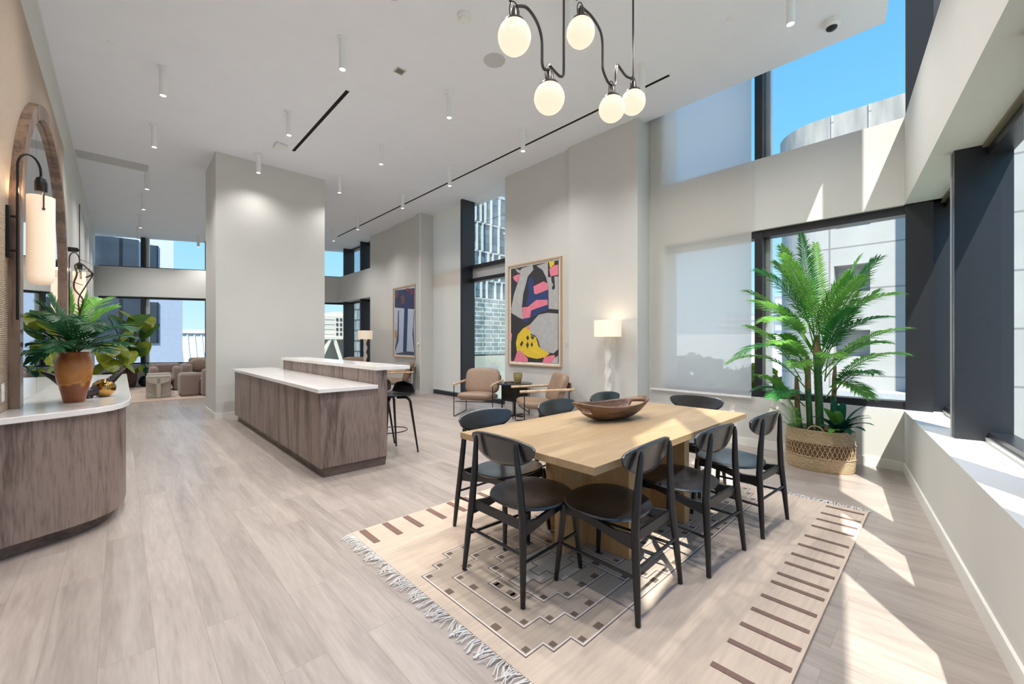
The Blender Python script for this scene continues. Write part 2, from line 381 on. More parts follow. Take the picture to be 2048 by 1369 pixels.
# raised textured wall covering behind the mirror
wm = bpy.data.materials.new('ribbed wallcovering'); wm.use_nodes = True
nt = wm.node_tree; b = nt.nodes['Principled BSDF']; b.inputs['Base Color'].default_value = lin((190, 170, 150)); b.inputs['Roughness'].default_value = .6
t = nt.nodes.new('ShaderNodeTexCoord'); wv = nt.nodes.new('ShaderNodeTexWave'); wv.bands_direction = 'Z'; wv.inputs['Scale'].default_value = 26
wv.inputs['Distortion'].default_value = 3.5; wv.inputs['Detail'].default_value = 2; wv.inputs['Detail Scale'].default_value = .6
bp = nt.nodes.new('ShaderNodeBump'); bp.inputs['Strength'].default_value = .7; bp.inputs['Distance'].default_value = .01
nt.links.new(t.outputs['Object'], wv.inputs[0]); nt.links.new(wv.outputs['Fac'], bp.inputs['Height']); nt.links.new(bp.outputs[0], b.inputs['Normal'])
struct('trim_1', MB().box(-.59, -.56, 2.6, 8.2, .0, 3.98), wm, smooth=0, bev=.004)
# right wall: parapet, beam
mb = MB(); wbox(mb, -.4, 8.6, 0, .46, 0, .63); struct('wall_right_parapet', mb, M['wall'], smooth=0)
mb = MB(); wbox(mb, -.4, 8.6, 0, .46, 2.78, 3.69); struct('wall_right_beam', mb, M['wall'], smooth=0)
mb = MB(); wbox(mb, -.3, 7.0, -.014, 0, 0, .1); struct('baseboard_right', mb, M['trim'], smooth=0)
FINS = [(-1.21, -1.13), (5.98, 6.04), (4.49, 4.57), (2.95, 3.03), (1.93, 2.01), (.22, .30)]
def sX(x): return (5.91-x)/.98935
def slanted_window(name, z0, z1, nf):
    mb = MB(); wbox(mb, -.3, 8.5, .30, .42, z0, z0+.07); wbox(mb, -.3, 8.5, .30, .42, z1-.08, z1)
    root = struct(name, mb, M['black_metal'], smooth=0)
    mb = MB(); mb.add([W(-.3, .36, z0+.07), W(8.5, .36, z0+.07), W(8.5, .36, z1-.08), W(-.3, .36, z1-.08)], [(0, 1, 2, 3)])
    obj('pane', mb, M['glass'], root, smooth=0)
    for x0, x1 in FINS:
        mb = MB(); wbox(mb, sX(x1), sX(x0), .13, .42, z0, z1); f = obj('fin', mb, M['black_metal'], root, smooth=0)
        mb = MB(); wbox(mb, sX(x1)-.006, sX(x1)+.004, .122, .13, z0, z1); obj('edge_trim', mb, M['silver'], f, smooth=0)
    mb = MB(); wbox(mb, -.3, 7.0, .27, .30, z1-.02, z1); obj('head_strip', mb, M['olive'], root, smooth=0)
    mb = MB(); wbox(mb, -.3, 7.0, .285, .30, z0, z0+.03); obj('sill_track', mb, M['silver'], root, smooth=0)
    return root
slanted_window('window_1', .63, 2.78, 5)
slanted_window('window_2', 3.60, 6.6, 5)
# palm wall (plane x = 5.91)
mb = MB().box(5.91, 6.3, -.1, 3.14, 0, .64).box(5.91, 6.3, -.1, 3.14, 2.78, 3.69).box(5.91, 6.3, 2.89, 3.14, .64, 2.78).box(5.91, 6.3, 2.89, 3.14, 3.69, 6.6)
struct('wall_palm_corner', mb, M['wall'], smooth=0)
struct('baseboard_palm_corner', MB().box(5.896, 5.91, .28, 3.14, 0, .1), M['trim'], smooth=0)
def palm_window(name, z0, z1):
    mb = MB().box(5.96, 6.12, .2, 2.89, z0, z0+.08).box(5.96, 6.12, .2, 2.89, z1-.09, z1)
    mb.box(5.93, 6.2, .08, .285, z0, z1)
    root = struct(name, mb, M['black_metal'], smooth=0)
    obj('pane', MB().add([(6.1, .28, z0+.05), (6.1, 2.89, z0+.05), (6.1, 2.89, z1-.05), (6.1, .28, z1-.05)], [(0, 1, 2, 3)]), M['glass'], root, smooth=0)
    obj('mullion', MB().box(5.95, 6.09, 1.61, 1.70, z0, z1), M['black_metal'], root, smooth=0)
    obj('outer_mullion', MB().box(6.11, 6.2, 1.56, 1.66, z0, z1), M['silver'], root, smooth=0)
palm_window('window_3', .64, 2.78)
palm_window('window_4', 3.60, 6.6)
# column with the lamp and the painting wall
mb = MB().box(5.55, 6.3, 3.14, 4.43, 0, 6.6).box(5.62, 6.3, 4.43, 6.12, 0, 6.6); struct('wall_painting', mb, M['wall'], smooth=0)
mb = MB().box(5.536, 5.55, 3.126, 4.43, 0, .1).box(5.606, 5.62, 4.43, 6.12, 0, .1).box(5.55, 5.91, 3.126, 3.14, 0, .1); struct('baseboard_painting', mb, M['trim'], smooth=0)
# window recess 5
mb = MB().box(5.98, 6.12, 6.12, 9.3, 0, .09).box(5.98, 6.12, 6.12, 9.3, 2.76, 2.84).box(5.98, 6.12, 6.12, 9.3, 3.07, 3.15)
w5 = struct('window_5', mb, M['black_metal'], smooth=0)
obj('spandrel', MB().box(6.06, 6.12, 6.12, 9.3, 2.84, 3.07), M['silver'], w5, smooth=0)
obj('pane', MB().add([(6.1, 6.12, 0), (6.1, 9.3, 0), (6.1, 9.3, CZ), (6.1, 6.12, CZ)], [(0, 1, 2, 3)]), M['glass'], w5, smooth=0)
obj('fin', MB().box(5.75, 6.12, 7.73, 7.80, 0, CZ), M['black_metal'], w5, smooth=0)
mb = MB().box(5.60, 6.3, 9.3, 9.55, 0, 6.6).box(5.65, 6.3, 9.55, 10.85, 0, 6.6).box(5.70, 6.3, 10.85, 12.5, 0, 6.6); struct('wall_right_far', mb, M['wall'], smooth=0)
mb = MB().box(5.586, 5.60, 9.3, 9.55, 0, .1).box(5.636, 5.65, 9.55, 10.85, 0, .1).box(5.686, 5.70, 10.85, 12.5, 0, .1); struct('baseboard_right_far', mb, M['trim'], smooth=0)
struct('trim_2', MB().box(5.585, 5.60, 9.31, 9.345, 0, CZ), M['trim'], smooth=0)
# far right corner: parapet and band with windows
mb = MB().box(5.70, 6.3, 12.5, 15.3, 0, .64).box(5.70, 6.3, 12.5, 15.3, 2.78, 3.69); struct('wall_right_corner', mb, M['wall'], smooth=0)
for nm, z0, z1 in (('window_6', .64, 2.78), ('window_7', 3.69, CZ)):
    w = struct(nm, MB().box(6.0, 6.12, 12.5, 15.0, z0, z0+.06).box(6.0, 6.12, 12.5, 15.0, z1-.06, z1).box(5.98, 6.16, 14.84, 15.0, z0, z1), M['black_metal'], smooth=0)
    obj('pane', MB().add([(6.1, 12.5, z0), (6.1, 14.9, z0), (6.1, 14.9, z1), (6.1, 12.5, z1)], [(0, 1, 2, 3)]), M['glass'], w, smooth=0)
    obj('fin', MB().box(5.75, 6.12, 13.3, 13.38, z0, z1), M['black_metal'], w, smooth=0)
    obj('fin', MB().box(5.75, 6.12, 14.72, 14.80, z0, z1), M['black_metal'], w, smooth=0)
# far wall
mb = MB(); fbox(mb, -.1, 7.4, 0, .46, 0, .64); fbox(mb, -.1, 7.4, 0, .46, 2.78, 3.69); struct('wall_far', mb, M['wall'], smooth=0)
mb = MB(); fbox(mb, 0, 6.9, -.014, 0, 0, .1); struct('baseboard_far', mb, M['trim'], smooth=0)
for nm, z0, z1 in (('window_8', .64, 2.78), ('window_9', 3.69, CZ)):
    mb = MB(); fbox(mb, 0, 7.3, .2, .3, z0, z0+.05)
    if z0 < 1: fbox(mb, 0, 7.3, .2, .3, z1-.06, z1)
    w = struct(nm, mb, M['black_metal'], smooth=0)
    mb = MB(); fbox(mb, 0, 7.3, .268, .272, z0, z1); obj('pane', mb, M['glass'], w, smooth=0)
    for s_ in (1.12, 2.83, 4.4, 5.9):
        mb = MB(); fbox(mb, s_-.05, s_+.05, .15, .27, z0, z1); f = obj('mullion', mb, M['black_metal'], w, smooth=0)
        mb = MB(); fbox(mb, s_+.05, s_+.13, .24, .30, z0, z1); obj('mullion_edge', mb, M['silver'], f, smooth=0)
# square pillar
struct('wall_pillar', MB().box(1.20, 3.03, 8.77, 9.95, 0, CZ), M['wall'], smooth=0)
struct('baseboard_pillar', MB().box(1.186, 3.044, 8.756, 9.964, 0, .1), M['trim'], smooth=0)

# roller shades
M['shade_mesh'] = sheer_mat('woven shade fabric', (238, 236, 232), .15, .66)
M['shade_mesh2'] = sheer_mat('woven shade fabric dense', (238, 232, 222), .02, .25)
def roller_shade(label, x, y0, y1, z0, z1, m):
    t = thing('roller_shade', label, 'window shade', (x, (y0+y1)/2, z0))
    h = (y1-y0)/2
    obj('fabric', MB().add([(0, -h, .02), (0, h, .02), (0, h, z1-z0), (0, -h, z1-z0)], [(0, 1, 2, 3)]), m, t, smooth=0)
    obj('bottom_bar', MB().box(-.012, .012, -h, h, 0, .025), M['white_plastic'], t, smooth=0)
    return t
roller_shade('translucent white roller shade drawn down over the left half of the palm window', 5.86, 1.71, 3.10, .63, 4.80, M['shade_mesh'])
roller_shade('cream roller shade drawn nearly to the floor between the two paintings', 5.97, 7.82, 9.29, .12, 4.67, M['shade_mesh2'])

# ------------------------------------------------------------------ ceiling fittings
def spotlight():
    t = thing('ceiling_spotlight', '', 'spotlight', (0, 0, CZ))
    obj('canopy', MB().lathe([(.055, -.018), (.06, -.012), (.06, 0)], n=24), M['white_metal'], t)
    obj('housing', MB().lathe([(.028, -.34), (.034, -.345), (.036, -.33), (.036, -.018)], n=24, capa=False), M['white_metal'], t)
    obj('lens', MB().lathe([(.029, -.338), (.029, -.33)], n=20), M['lens'], t)
    ld = bpy.data.lights.new('spot beam', 'SPOT'); ld.energy = SPOT_W; ld.spot_size = R(142); ld.spot_blend = 1.0; ld.shadow_soft_size = .06; ld.color = (1, .975, .955)
    lo = bpy.data.objects.new('spot_beam', ld); COL.objects.link(lo); lo.parent = t; lo.location = (0, 0, -.36)
    return t
XS = [(.37, 'the row nearest the mirror'), (1.76, 'the second row from the mirror'), (3.17, 'the third row from the mirror'), (4.56, 'the row beside the long slot')]
YS = [(1.0, 'first'), (2.52, 'second'), (4.55, 'third'), (6.53, 'fourth'), (8.35, 'fifth'), (10.75, 'sixth'), (12.45, 'seventh'), (14.5, 'eighth'), (16.15, 'last')]
proto = None
ORD = ['first', 'second', 'third', 'fourth', 'fifth', 'sixth', 'seventh', 'eighth', 'ninth']
for x, rn in XS:
    seen = 0
    for y, _ in YS:
        if x in (1.76, 3.17) and 8.6 < y < 15: continue        # behind the pillar
        if x == 3.17 and y > 15 or x > 4 and y > 13: continue
        if (x < 2 and y < 4) or (x == 3.17 and y < 2): lb = 'white cylinder ceiling spotlight above the top edge of the photo'
        else: lb = 'white cylinder ceiling spotlight, %s from the front in %s' % (ORD[seen], rn); seen += 1
        if proto is None:
            proto = spotlight(); proto.location = (x, y, CZ); proto['label'] = lb; proto['group'] = 'ceiling spotlights'
        else:
            c_ = dup(proto, (x, y, CZ), 0, lb, 'ceiling spotlights')
            if y == 8.35 and 1 < x < 4:      # dimmed fittings next to the pillar
                for l_ in c_.children:
                    if l_.type == 'LIGHT': l_.data = l_.data.copy(); l_.data.energy = SPOT_W*.35
def slot(label, x0, x1, y0, y1):
    t = thing('ceiling_slot', label, 'air slot', ((x0+x1)/2, (y0+y1)/2, CZ)); a = (x1-x0)/2; b = (y1-y0)/2
    obj('dark_strip', MB().box(-a, a, -b, b, -.004, .0), M['slot_shade'], t, smooth=0)  # no recess is cut: the slot's inner darkness is painted as a black strip
    obj('edge', MB().box(-a-.008, -a, -b-.008, b+.008, -.005, 0).box(a, a+.008, -b-.008, b+.008, -.005, 0), M['white_metal'], t, smooth=0)
slot('long black linear slot in the ceiling running beside the paintings wall', 4.93, 4.975, 2.37, 13.2)
slot('short black linear slot in the ceiling above the walnut bar', 2.15, 2.20, 5.45, 7.82)
t = thing('smoke_detector', 'round white smoke detector on the ceiling above the bar end, left of the globes', 'smoke detector', (2.53, 3.37, CZ))
obj('base', MB().lathe([(.07, 0), (.07, -.03), (.06, -.04)][::-1], n=28), M['white_plastic'], t)
obj('sensor_head', MB().lathe([(.012, -.075), (.03, -.072), (.045, -.06), (.05, -.04)], n=24), M['white_plastic'], t)
t = thing('ceiling_speaker', 'round pale grey flush ceiling speaker beside the hanging globes', 'speaker', (3.2, 3.67, CZ))
obj('grille', MB().lathe([(.125, -.006), (.13, 0)], n=36), M['grille'], t)
t = thing('ceiling_speaker', 'round flush ceiling speaker cut by the top edge of the photo', 'speaker', (1.86, 3.62, CZ))
obj('grille', MB().lathe([(.10, -.006), (.105, 0)], n=36), M['grille'], t)
t = thing('dome_camera', 'white dome security camera with black lens on the ceiling by the sky window', 'security camera', (5.34, .81, CZ))
obj('base', MB().lathe([(.055, -.07), (.075, -.05), (.08, 0)], n=28), M['white_plastic'], t)
obj('dome', MB().lathe([(.003, -.105), (.025, -.1), (.045, -.085), (.05, -.07)], n=24), M['dark_pot'], t)
t = thing('ceiling_sensor', 'small black sensor on the ceiling beside the dome camera', 'sensor', (4.85, .56, CZ))
obj('body', MB().box(-.035, .035, -.05, .05, -.04, 0), M['black'], t, bev=.006)
t = thing('ceiling_vent', 'small square white air vent on the ceiling left of the hanging globes', 'vent', (2.48, 4.61, CZ))
obj('frame', MB().box(-.06, .06, -.06, .06, -.006, 0), M['grille'], t, smooth=0)
obj('grille', MB().box(-.045, .045, -.045, .045, -.008, -.006), M['olive'], t, smooth=0)
t = thing('ceiling_sensor', 'flat white rectangular sensor at the end of the short black ceiling slot', 'sensor', (1.96, 7.75, CZ))
obj('body', MB().box(-.09, .09, -.11, .11, -.05, 0), M['white_plastic'], t, bev=.01)
for x, y, lb in ((-.08, 6.39, 'small white flush sprinkler cap on the ceiling over the mirror counter'), (4.55, 1.52, 'small white flush sprinkler cap on the ceiling beside the spotlight near the sky window'), (3.55, 6.4, 'small white flush sprinkler cap on the ceiling behind the hanging globes'), (0.1, 12.2, 'small white flush sprinkler cap on the far ceiling beyond the grey strip')):
    t = tag(obj('sprinkler_cap', MB().lathe([(.035, -.006), (.042, 0)], n=24), M['white_plastic']), lb, 'sprinkler', 'sprinkler caps'); t.location = (x, y, CZ)
t = thing('ceiling_strip', 'long pale grey flat strip on the ceiling at the mirror wall', 'ceiling panel', (-.1, 10.55, CZ))
obj('panel', MB().box(-.48, .48, -.21, .21, -.006, 0), M['grille'], t, smooth=0)  # thin grey rectangle just below the ceiling surface

# ------------------------------------------------------------------ console counter under the mirror
top = [(-.56, 3.88), (-.45, 3.93), (-.32, 3.985), (-.22, 4.03), (-.12, 4.09), (-.04, 4.17), (.01, 4.27), (.045, 4.42), (.06, 4.62), (.06, 8.16), (-.56, 8.16)]
def inset(p, a, yb=0.):
    out = []
    for x, y in p:
        out.append((x if x < -.5 else x-a*(x+.6)/.66, y+a*(1 if y < 8 else -1) + yb))
    return out
con = thing('console_counter', 'curved walnut veneer counter with white quartz top under the arched mirror', 'counter', (-.25, 6, 0))
def shifted(p): return [(x+.25, y-6) for x, y in p]
obj('worktop', MB().prism(shifted(top), .85, .89), M['quartz'], con, smooth=40, bev=.004)
obj('cabinet', MB().prism(shifted(inset(top, .03)), .10, .85), M['walnut'], con, smooth=50)
obj('plinth', MB().prism(shifted(inset(top, .09, .03)), 0, .10), M['walnut_dark'], con, smooth=50)

# arched mirror
def arch(inset_):
    y0, y1, c, a, h, zs = 4.40+inset_, 8.0-inset_, 6.2, 1.8-inset_, 1.47-inset_*.9, 2.09
    pts = [(y0, .892)]+[(c-a*math.cos(PI*i/28), zs+h*math.sin(PI*i/28)) for i in range(29)]+[(y1, .892)]
    return pts
mir = thing('wall_mirror', 'tall arched wall mirror in a thick walnut frame standing on the counter', 'mirror', (-.56, 6.2, .892))
o1, i1 = arch(0), arch(.13)
mb = MB(); n = len(o1); vs = []
for (oy, oz), (iy, iz) in zip(o1, i1):
    vs += [(.0, oy-6.2, oz-.892), (.055, oy-6.2, oz-.892), (.055, iy-6.2, max(iz, .892)-.892), (.0, iy-6.2, max(iz, .892)-.892)]
fs = []
for i in range(n-1):
    for k in range(4):
        a, b_ = i*4+k, i*4+(k+1) % 4; fs.append((a, a+4, b_+4, b_))
fs += [(0, 1, 2, 3), (n*4-1, n*4-2, n*4-3, n*4-4)]
mb.add(vs, fs); obj('frame', mb, M['frame_wood'], mir, smooth=35)
cuts = [4.53, 5.6, 6.75, 7.87]
for k in range(3):
    ya, yb = cuts[k]+.004, cuts[k+1]-.004
    pl = []
    for j in range(13):
        y = ya+(yb-ya)*j/12; q = max(0, 1-((y-6.2)/1.672)**2)
        pl.append((y-6.2, 2.09+1.34*math.sqrt(q)-.892))
    pl = [(ya-6.2, 0)]+pl+[(yb-6.2, 0)]
    vs = [(.012, a, z) for a, z in pl]+[(.006, a, z) for a, z in pl]; m_ = len(pl)
    obj('mirror_panel', MB().add(vs, [tuple(range(m_)), tuple(range(2*m_-1, m_-1, -1))]+[(i, (i+1) % m_, m_+(i+1) % m_, m_+i) for i in range(m_)]), M['mirror'], mir, smooth=0)

# sconces
M['sconce_glass'] = mat('frosted sconce glass', (252, 240, 226), .4, emit=(255, 214, 176), es=.36)
def sconce(label, y, x0):
    t = thing('wall_sconce', label, 'wall lamp', (x0, y, 1.95))
    # x outwards, y along wall (towards far)
    cx, cy = .148, 0
    obj('backplate', MB().box(0, .02, -.10, -.06, -.03, .32), M['black'], t, bev=.004)
    obj('bracket', MB().tube([(.02, -.08, .25), (.05, -.08, .25)], .008).tube([(.02, -.08, .02), (.05, -.08, .02)], .008), M['black'], t)
    pts = [(.05, -.08, -.45), (.05, -.08, .60)]+[(.05+.049*(1-math.cos(a)), -.08+.04*(1-math.cos(a)), .60+.10*math.sin(a)) for a in [PI*k/12 for k in range(1, 12)]]+[(cx, cy, .60), (cx, cy, .56)]
    obj('arm', MB().tube(pts, .007, 8), M['black'], t)
    obj('socket_cup', MB().lathe([(.030, .465), (.032, .475), (.032, .53), (.024, .56), (.008, .575)], (cx, cy, 0), 20, capa=False), M['black'], t)
    obj('stem', MB().tube([(cx+.02, cy-.074, .50), (cx+.02, cy-.074, .34)], .004).lathe([(.006, .325), (.009, .332), (.006, .34)], (cx+.02, cy-.074, 0), 10), M['bronze'], t)
    obj('glass_shade', MB().lathe([(.02, -.195), (.045, -.188), (.062, -.168), (.070, -.135), (.070, .43), (.066, .43), (.066, -.13), (.04, -.17)], (cx, cy, 0), 28, capa=True, capb=False), M['sconce_glass'], t, smooth=50)
    ld = bpy.data.lights.new('sconce bulb', 'POINT'); ld.energy = 3; ld.color = (1, .76, .52); ld.shadow_soft_size = .03
    lo = bpy.data.objects.new('bulb', ld); COL.objects.link(lo); lo.parent = t; lo.location = (cx, cy, .448)
    return t
sconce('black gooseneck wall sconce with long frosted glass shade in front of the mirror frame', 4.42, -.56)
sconce('black gooseneck wall sconce with long glass shade on the plain wall beyond the mirror', 8.76, -.59)
t = thing('wall_outlet', 'white wall outlet plate on the ribbed covering beside the mirror frame', 'outlet', (-.56, 4.22, 1.02))
obj('plate', MB().box(0, .006, -.038, .038, -.06, .06), M['white_plastic'], t, bev=.003)
obj('socket', MB().box(.006, .009, -.017, .017, .008, .045).box(.006, .009, -.017, .017, -.045, -.008), M['trim'], t, smooth=0)
t = thing('wall_spotlight', 'small black wall spotlight above the far sconce', 'wall light', (-.59, 8.9, 2.72))
obj('plate', MB().box(0, .012, -.03, .03, -.08, .08), M['black'], t, bev=.003)
obj('head', MB().lathe([(.02, 0), (.035, .03), (.035, .12), (.01, .14)], (0, 0, 0), 16).xf(Matrix.Rotation(R(90), 4, 'Y')), M['black'], t)
# tall stone-look artwork on the mirror wall
am = mat('grey white marbled canvas', (196, 194, 190), .7, var=.22, vscale=1.6, stretch=(1, 1, .5))
t = thing('wall_art', 'tall grey and white marbled artwork in thin black frame on the mirror wall', 'painting', (-.59, 13.6, 2.9))
obj('canvas', MB().box(0, .010, -2.0, 2.0, -1.15, 1.12), am, t, smooth=0)
obj('frame', MB().box(0, .011, -2.02, -2.0, -1.16, 1.13).box(0, .011, 2.0, 2.02, -1.16, 1.13).box(0, .011, -2.0, 2.0, 1.12, 1.13).box(0, .011, -2.0, 2.0, -1.16, -1.15), M['black'], t, smooth=0)

# ------------------------------------------------------------------ two-level bar
bar = thing('bar_counter', 'long two-level walnut veneer bar with white quartz tops against the pillar', 'bar counter', (1.75, 6.3, 0))
def bb(x0, x1, y0, y1, z0, z1): return MB().box(x0-1.75, x1-1.75, y0-6.3, y1-6.3, z0, z1)
obj('cabinet', bb(1.42, 2.0, 4.245, 8.42, .10, .85), M['walnut'], bar, smooth=0)
obj('end_panel', bb(1.42, 2.12, 4.225, 4.245, .10, .85).box(2.0-1.75, 2.12-1.75, 4.225-6.3, 4.245-6.3, .85, 1.045), M['walnut'], bar, smooth=0)
obj('raised_wall', bb(2.0, 2.12, 4.245, 7.75, .10, 1.045), M['walnut'], bar, smooth=0)
obj('plinth', bb(1.47, 2.115, 4.25, 8.42, 0, .10), M['walnut_dark'], bar, smooth=0)
obj('worktop', bb(1.385, 2.0, 4.19, 8.44, .85, .89), M['quartz'], bar, smooth=0, bev=.003)
obj('bar_top', bb(1.975, 2.38, 4.19, 7.78, 1.045, 1.085), M['quartz'], bar, smooth=0, bev=.003)

# ------------------------------------------------------------------ bar stools
def bar_stool():
    t = thing('bar_stool', '', 'stool', group='bar stools')
    # facing -x (towards the bar), shell seat
    def shell(u, v):
        a = (u-.5)*2; k = v
        if k < .62:
            q = k/.62; x = -.2+.36*q; z = .70+.012*math.cos(q*PI)+.03*a*a*q
        else:
            q = (k-.62)/.38; ang = q*R(78); x = .16+.06*math.sin(ang)+.02*q; z = .69+.06*(1-math.cos(ang))+.10*q*q+.03*a*a
        w = .22*(1-.08*max(0, k-.6)) * (math.sqrt(max(0, 1-(abs(1-2*k))**5)))**.6
        x -= .05*a*a*(1 if k > .62 else .0)*((k-.62)/.38 if k > .62 else 0)
        return (x, a*w, z)
    obj('shell_seat', MB().grid(shell, 15, 25), M['black'], t, solid=.012, smooth=80)
    for sx_, sy_ in ((-1, -1), (-1, 1), (1, -1), (1, 1)):
        obj('leg', MB().tube([(sx_*.05, sy_*.05, .675), (sx_*.12, sy_*.13, .675), (sx_*.145, sy_*.155, .655), (sx_*.16, sy_*.165, .62), (sx_*.235, sy_*.22, 0)], [.016, .016, .016, .016, .010], 10), M['black'], t)
    obj('foot_ring', MB().tube([(.19*math.cos(2*PI*k/32)*1.02, .19*math.sin(2*PI*k/32)*1.0, .28) for k in range(32)], .006, 6, closed=True), M['black'], t)
    return t
st = bar_stool(); st['label'] = 'black shell bar stool standing at the near end of the bar'; st.location = (2.38, 4.64, 0); st.rotation_euler = (0, 0, R(8))
dup(st, (2.42, 5.28, 0), R(-4), 'black shell bar stool farther along the bar, mostly hidden by the worktop')

# ------------------------------------------------------------------ rug
RG = {}
def rugmat(name, rgb, var=.06):
    return mat(name, rgb, .95, var=var, vscale=18, stretch=(.25, 3, 1), bump=.5, bscale=260)
RG['base'] = rugmat('rug sand wool', (224, 203, 183), .08)
RG['brown'] = rugmat('rug brown wool', (140, 112, 100))
RG['taupe'] = rugmat('rug taupe wool', (196, 178, 160), .09)
RG['pale'] = rugmat('rug pale wool', (210, 200, 188), .08)
RG['white'] = rugmat('rug white line', (236, 228, 222))
RG['line'] = rugmat('rug brown line', (120, 92, 82))
RG['sq'] = rugmat('rug dark squares', (120, 102, 88))
rug = thing('area_rug', 'large sand coloured wool rug with stepped diamonds and brown dashes under the dining table', 'rug', (2.71, 1.64, 0))
mats = [RG[k] for k in ('base', 'brown', 'taupe', 'pale', 'white', 'line', 'sq')]
mb = MB(); mb.box(-1.54, 1.54, -1.225, 1.225, .0, .012, 0)
lvl = [.0125]
def flat(poly, mi):
    if mi in (4, 5, 2, 3): lvl[0] += .00005
    z = lvl[0]+(.00002 if mi in (1, 6) else 0)
    mb.add([(x-2.71, y-1.64, z) for x, y in poly], [tuple(range(len(poly)))], mi)
def rect(x0, x1, y0, y1, mi): flat([(x0, y0), (x1, y0), (x1, y1), (x0, y1)], mi)
def stepped(cx, cy, st_, g):
    q = [(dx+g, dy+g) for dx, dy in st_]   # first is the outermost dx with smallest dy
    pts = []
    # quadrant (-x, +y)
    def quad(sx_, sy_):
        o = []
        for i, (dx, dy) in enumerate(q):
            if i > 0: o.append((cx+sx_*dx, cy+sy_*q[i-1][1]))
            o.append((cx+sx_*dx, cy+sy_*dy))
        return o
    a = quad(-1, 1); b_ = quad(1, 1)[::-1]; c = quad(1, -1); d = quad(-1, -1)[::-1]
    return a+b_+c+d
RINGS = [([(.66, .42), (.55, .48), (.43, .55)], 2), ([(.54, .29), (.43, .355), (.32, .42)], 2), ([(.43, .105), (.33, .225), (.22, .295)], 2), ([(.33, .045), (.22, .11), (.11, .17)], 3), ([(.17, .04), (.10, .09)], 3)]
for cx in (1.90, 3.50, 2.70):
    for n_, (st_, fill) in enumerate(RINGS):
        flat(stepped(cx, 1.64, st_, 0), 5); flat(stepped(cx, 1.64, st_, -.006), 4 if n_ < 3 else 5); flat(stepped(cx, 1.64, st_, -.014 if n_ < 3 else -.006), fill)
        if n_ < 3:
            for sx_ in (-1, 1):
                for sy_ in (-1, 1):
                    for (dx, dy) in st_:
                        x = cx+sx_*(dx-.035); y = 1.64+sy_*(dy-.035); rect(x-.016, x+.016, y-.016, y+.016, 6)
                    x0 = st_[-1][0]; y0 = st_[-1][1]
                    x = cx+sx_*(x0-.16); rect(x-.024, x+.024, 1.64+sy_*(y0-.035)-.018, 1.64+sy_*(y0-.035)+.018, 6)
                    x = cx+sx_*(st_[0][0]-.035); y = 1.64+sy_*(st_[0][1]*.45); rect(x-.018, x+.018, y-.024, y+.024, 6)
for y0, y1 in ((.43, .67), (2.61, 2.85)):
    x = 1.235
    xs_ = [1.24, 1.41, 1.58, 1.78, 1.975, 2.135, 2.295, 2.455, 2.635, 2.755, 2.92, 3.075, 3.25, 3.43, 3.65, 3.815, 3.975, 4.165]
    for x in xs_:
        hw = .016 if y0 < 1 else .022
        rect(x-hw, x+hw, y0, y1, 1)
obj('woven_field', mb, mats, rug, smooth=0)
mb = MB(); rnd = random.Random(3)
for side in (-1, 1):
    for k in range(250):
        y = -1.22+2.44*k/249+rnd.uniform(-.004, .004); x0 = side*1.54; L = rnd.uniform(.05, .095)
        dy = math.sin(k*.35)*.03+rnd.uniform(-.03, .03)
        mb.tube([(x0, y, .008), (x0+side*L*.5, y+dy*.4+rnd.uniform(-.01, .01), .012+rnd.uniform(0, .006)), (x0+side*L, y+dy, .006)], [.0028, .0028, .0022], 5)
fr = obj('fringe', mb, mat('rug fringe cotton', (232, 228, 222), .9), rug); fr['kind'] = 'stuff'

# ------------------------------------------------------------------ dining table
tb = thing('dining_table', 'rectangular light oak dining table with slab pedestals on the patterned rug', 'table', (2.70, 1.67, 0.0158))
obj('tabletop', MB().box(-1.08, 1.08, -.53, .53, .70, .74), M['oak'], tb, smooth=0, bev=.002)
obj('pedestal', MB().box(-.45, -.37, -.34, .34, 0, .70), M['oak_leg'], tb, smooth=0, bev=.002)
obj('pedestal', MB().box(.28, .36, -.36, .34, 0, .70), M['oak_leg'], tb, smooth=0, bev=.002)
obj('end_plank', MB().box(-.69, -.45, -.03, .05, 0, .70), M['oak_leg'], tb, smooth=0, bev=.002)
obj('end_plank', MB().box(.36, .60, -.03, .05, 0, .70), M['oak_leg'], tb, smooth=0, bev=.002)
obj('cross_beam', MB().box(-.37, .28, -.03, .05, .0, .70), M['oak_leg'], tb, smooth=0)

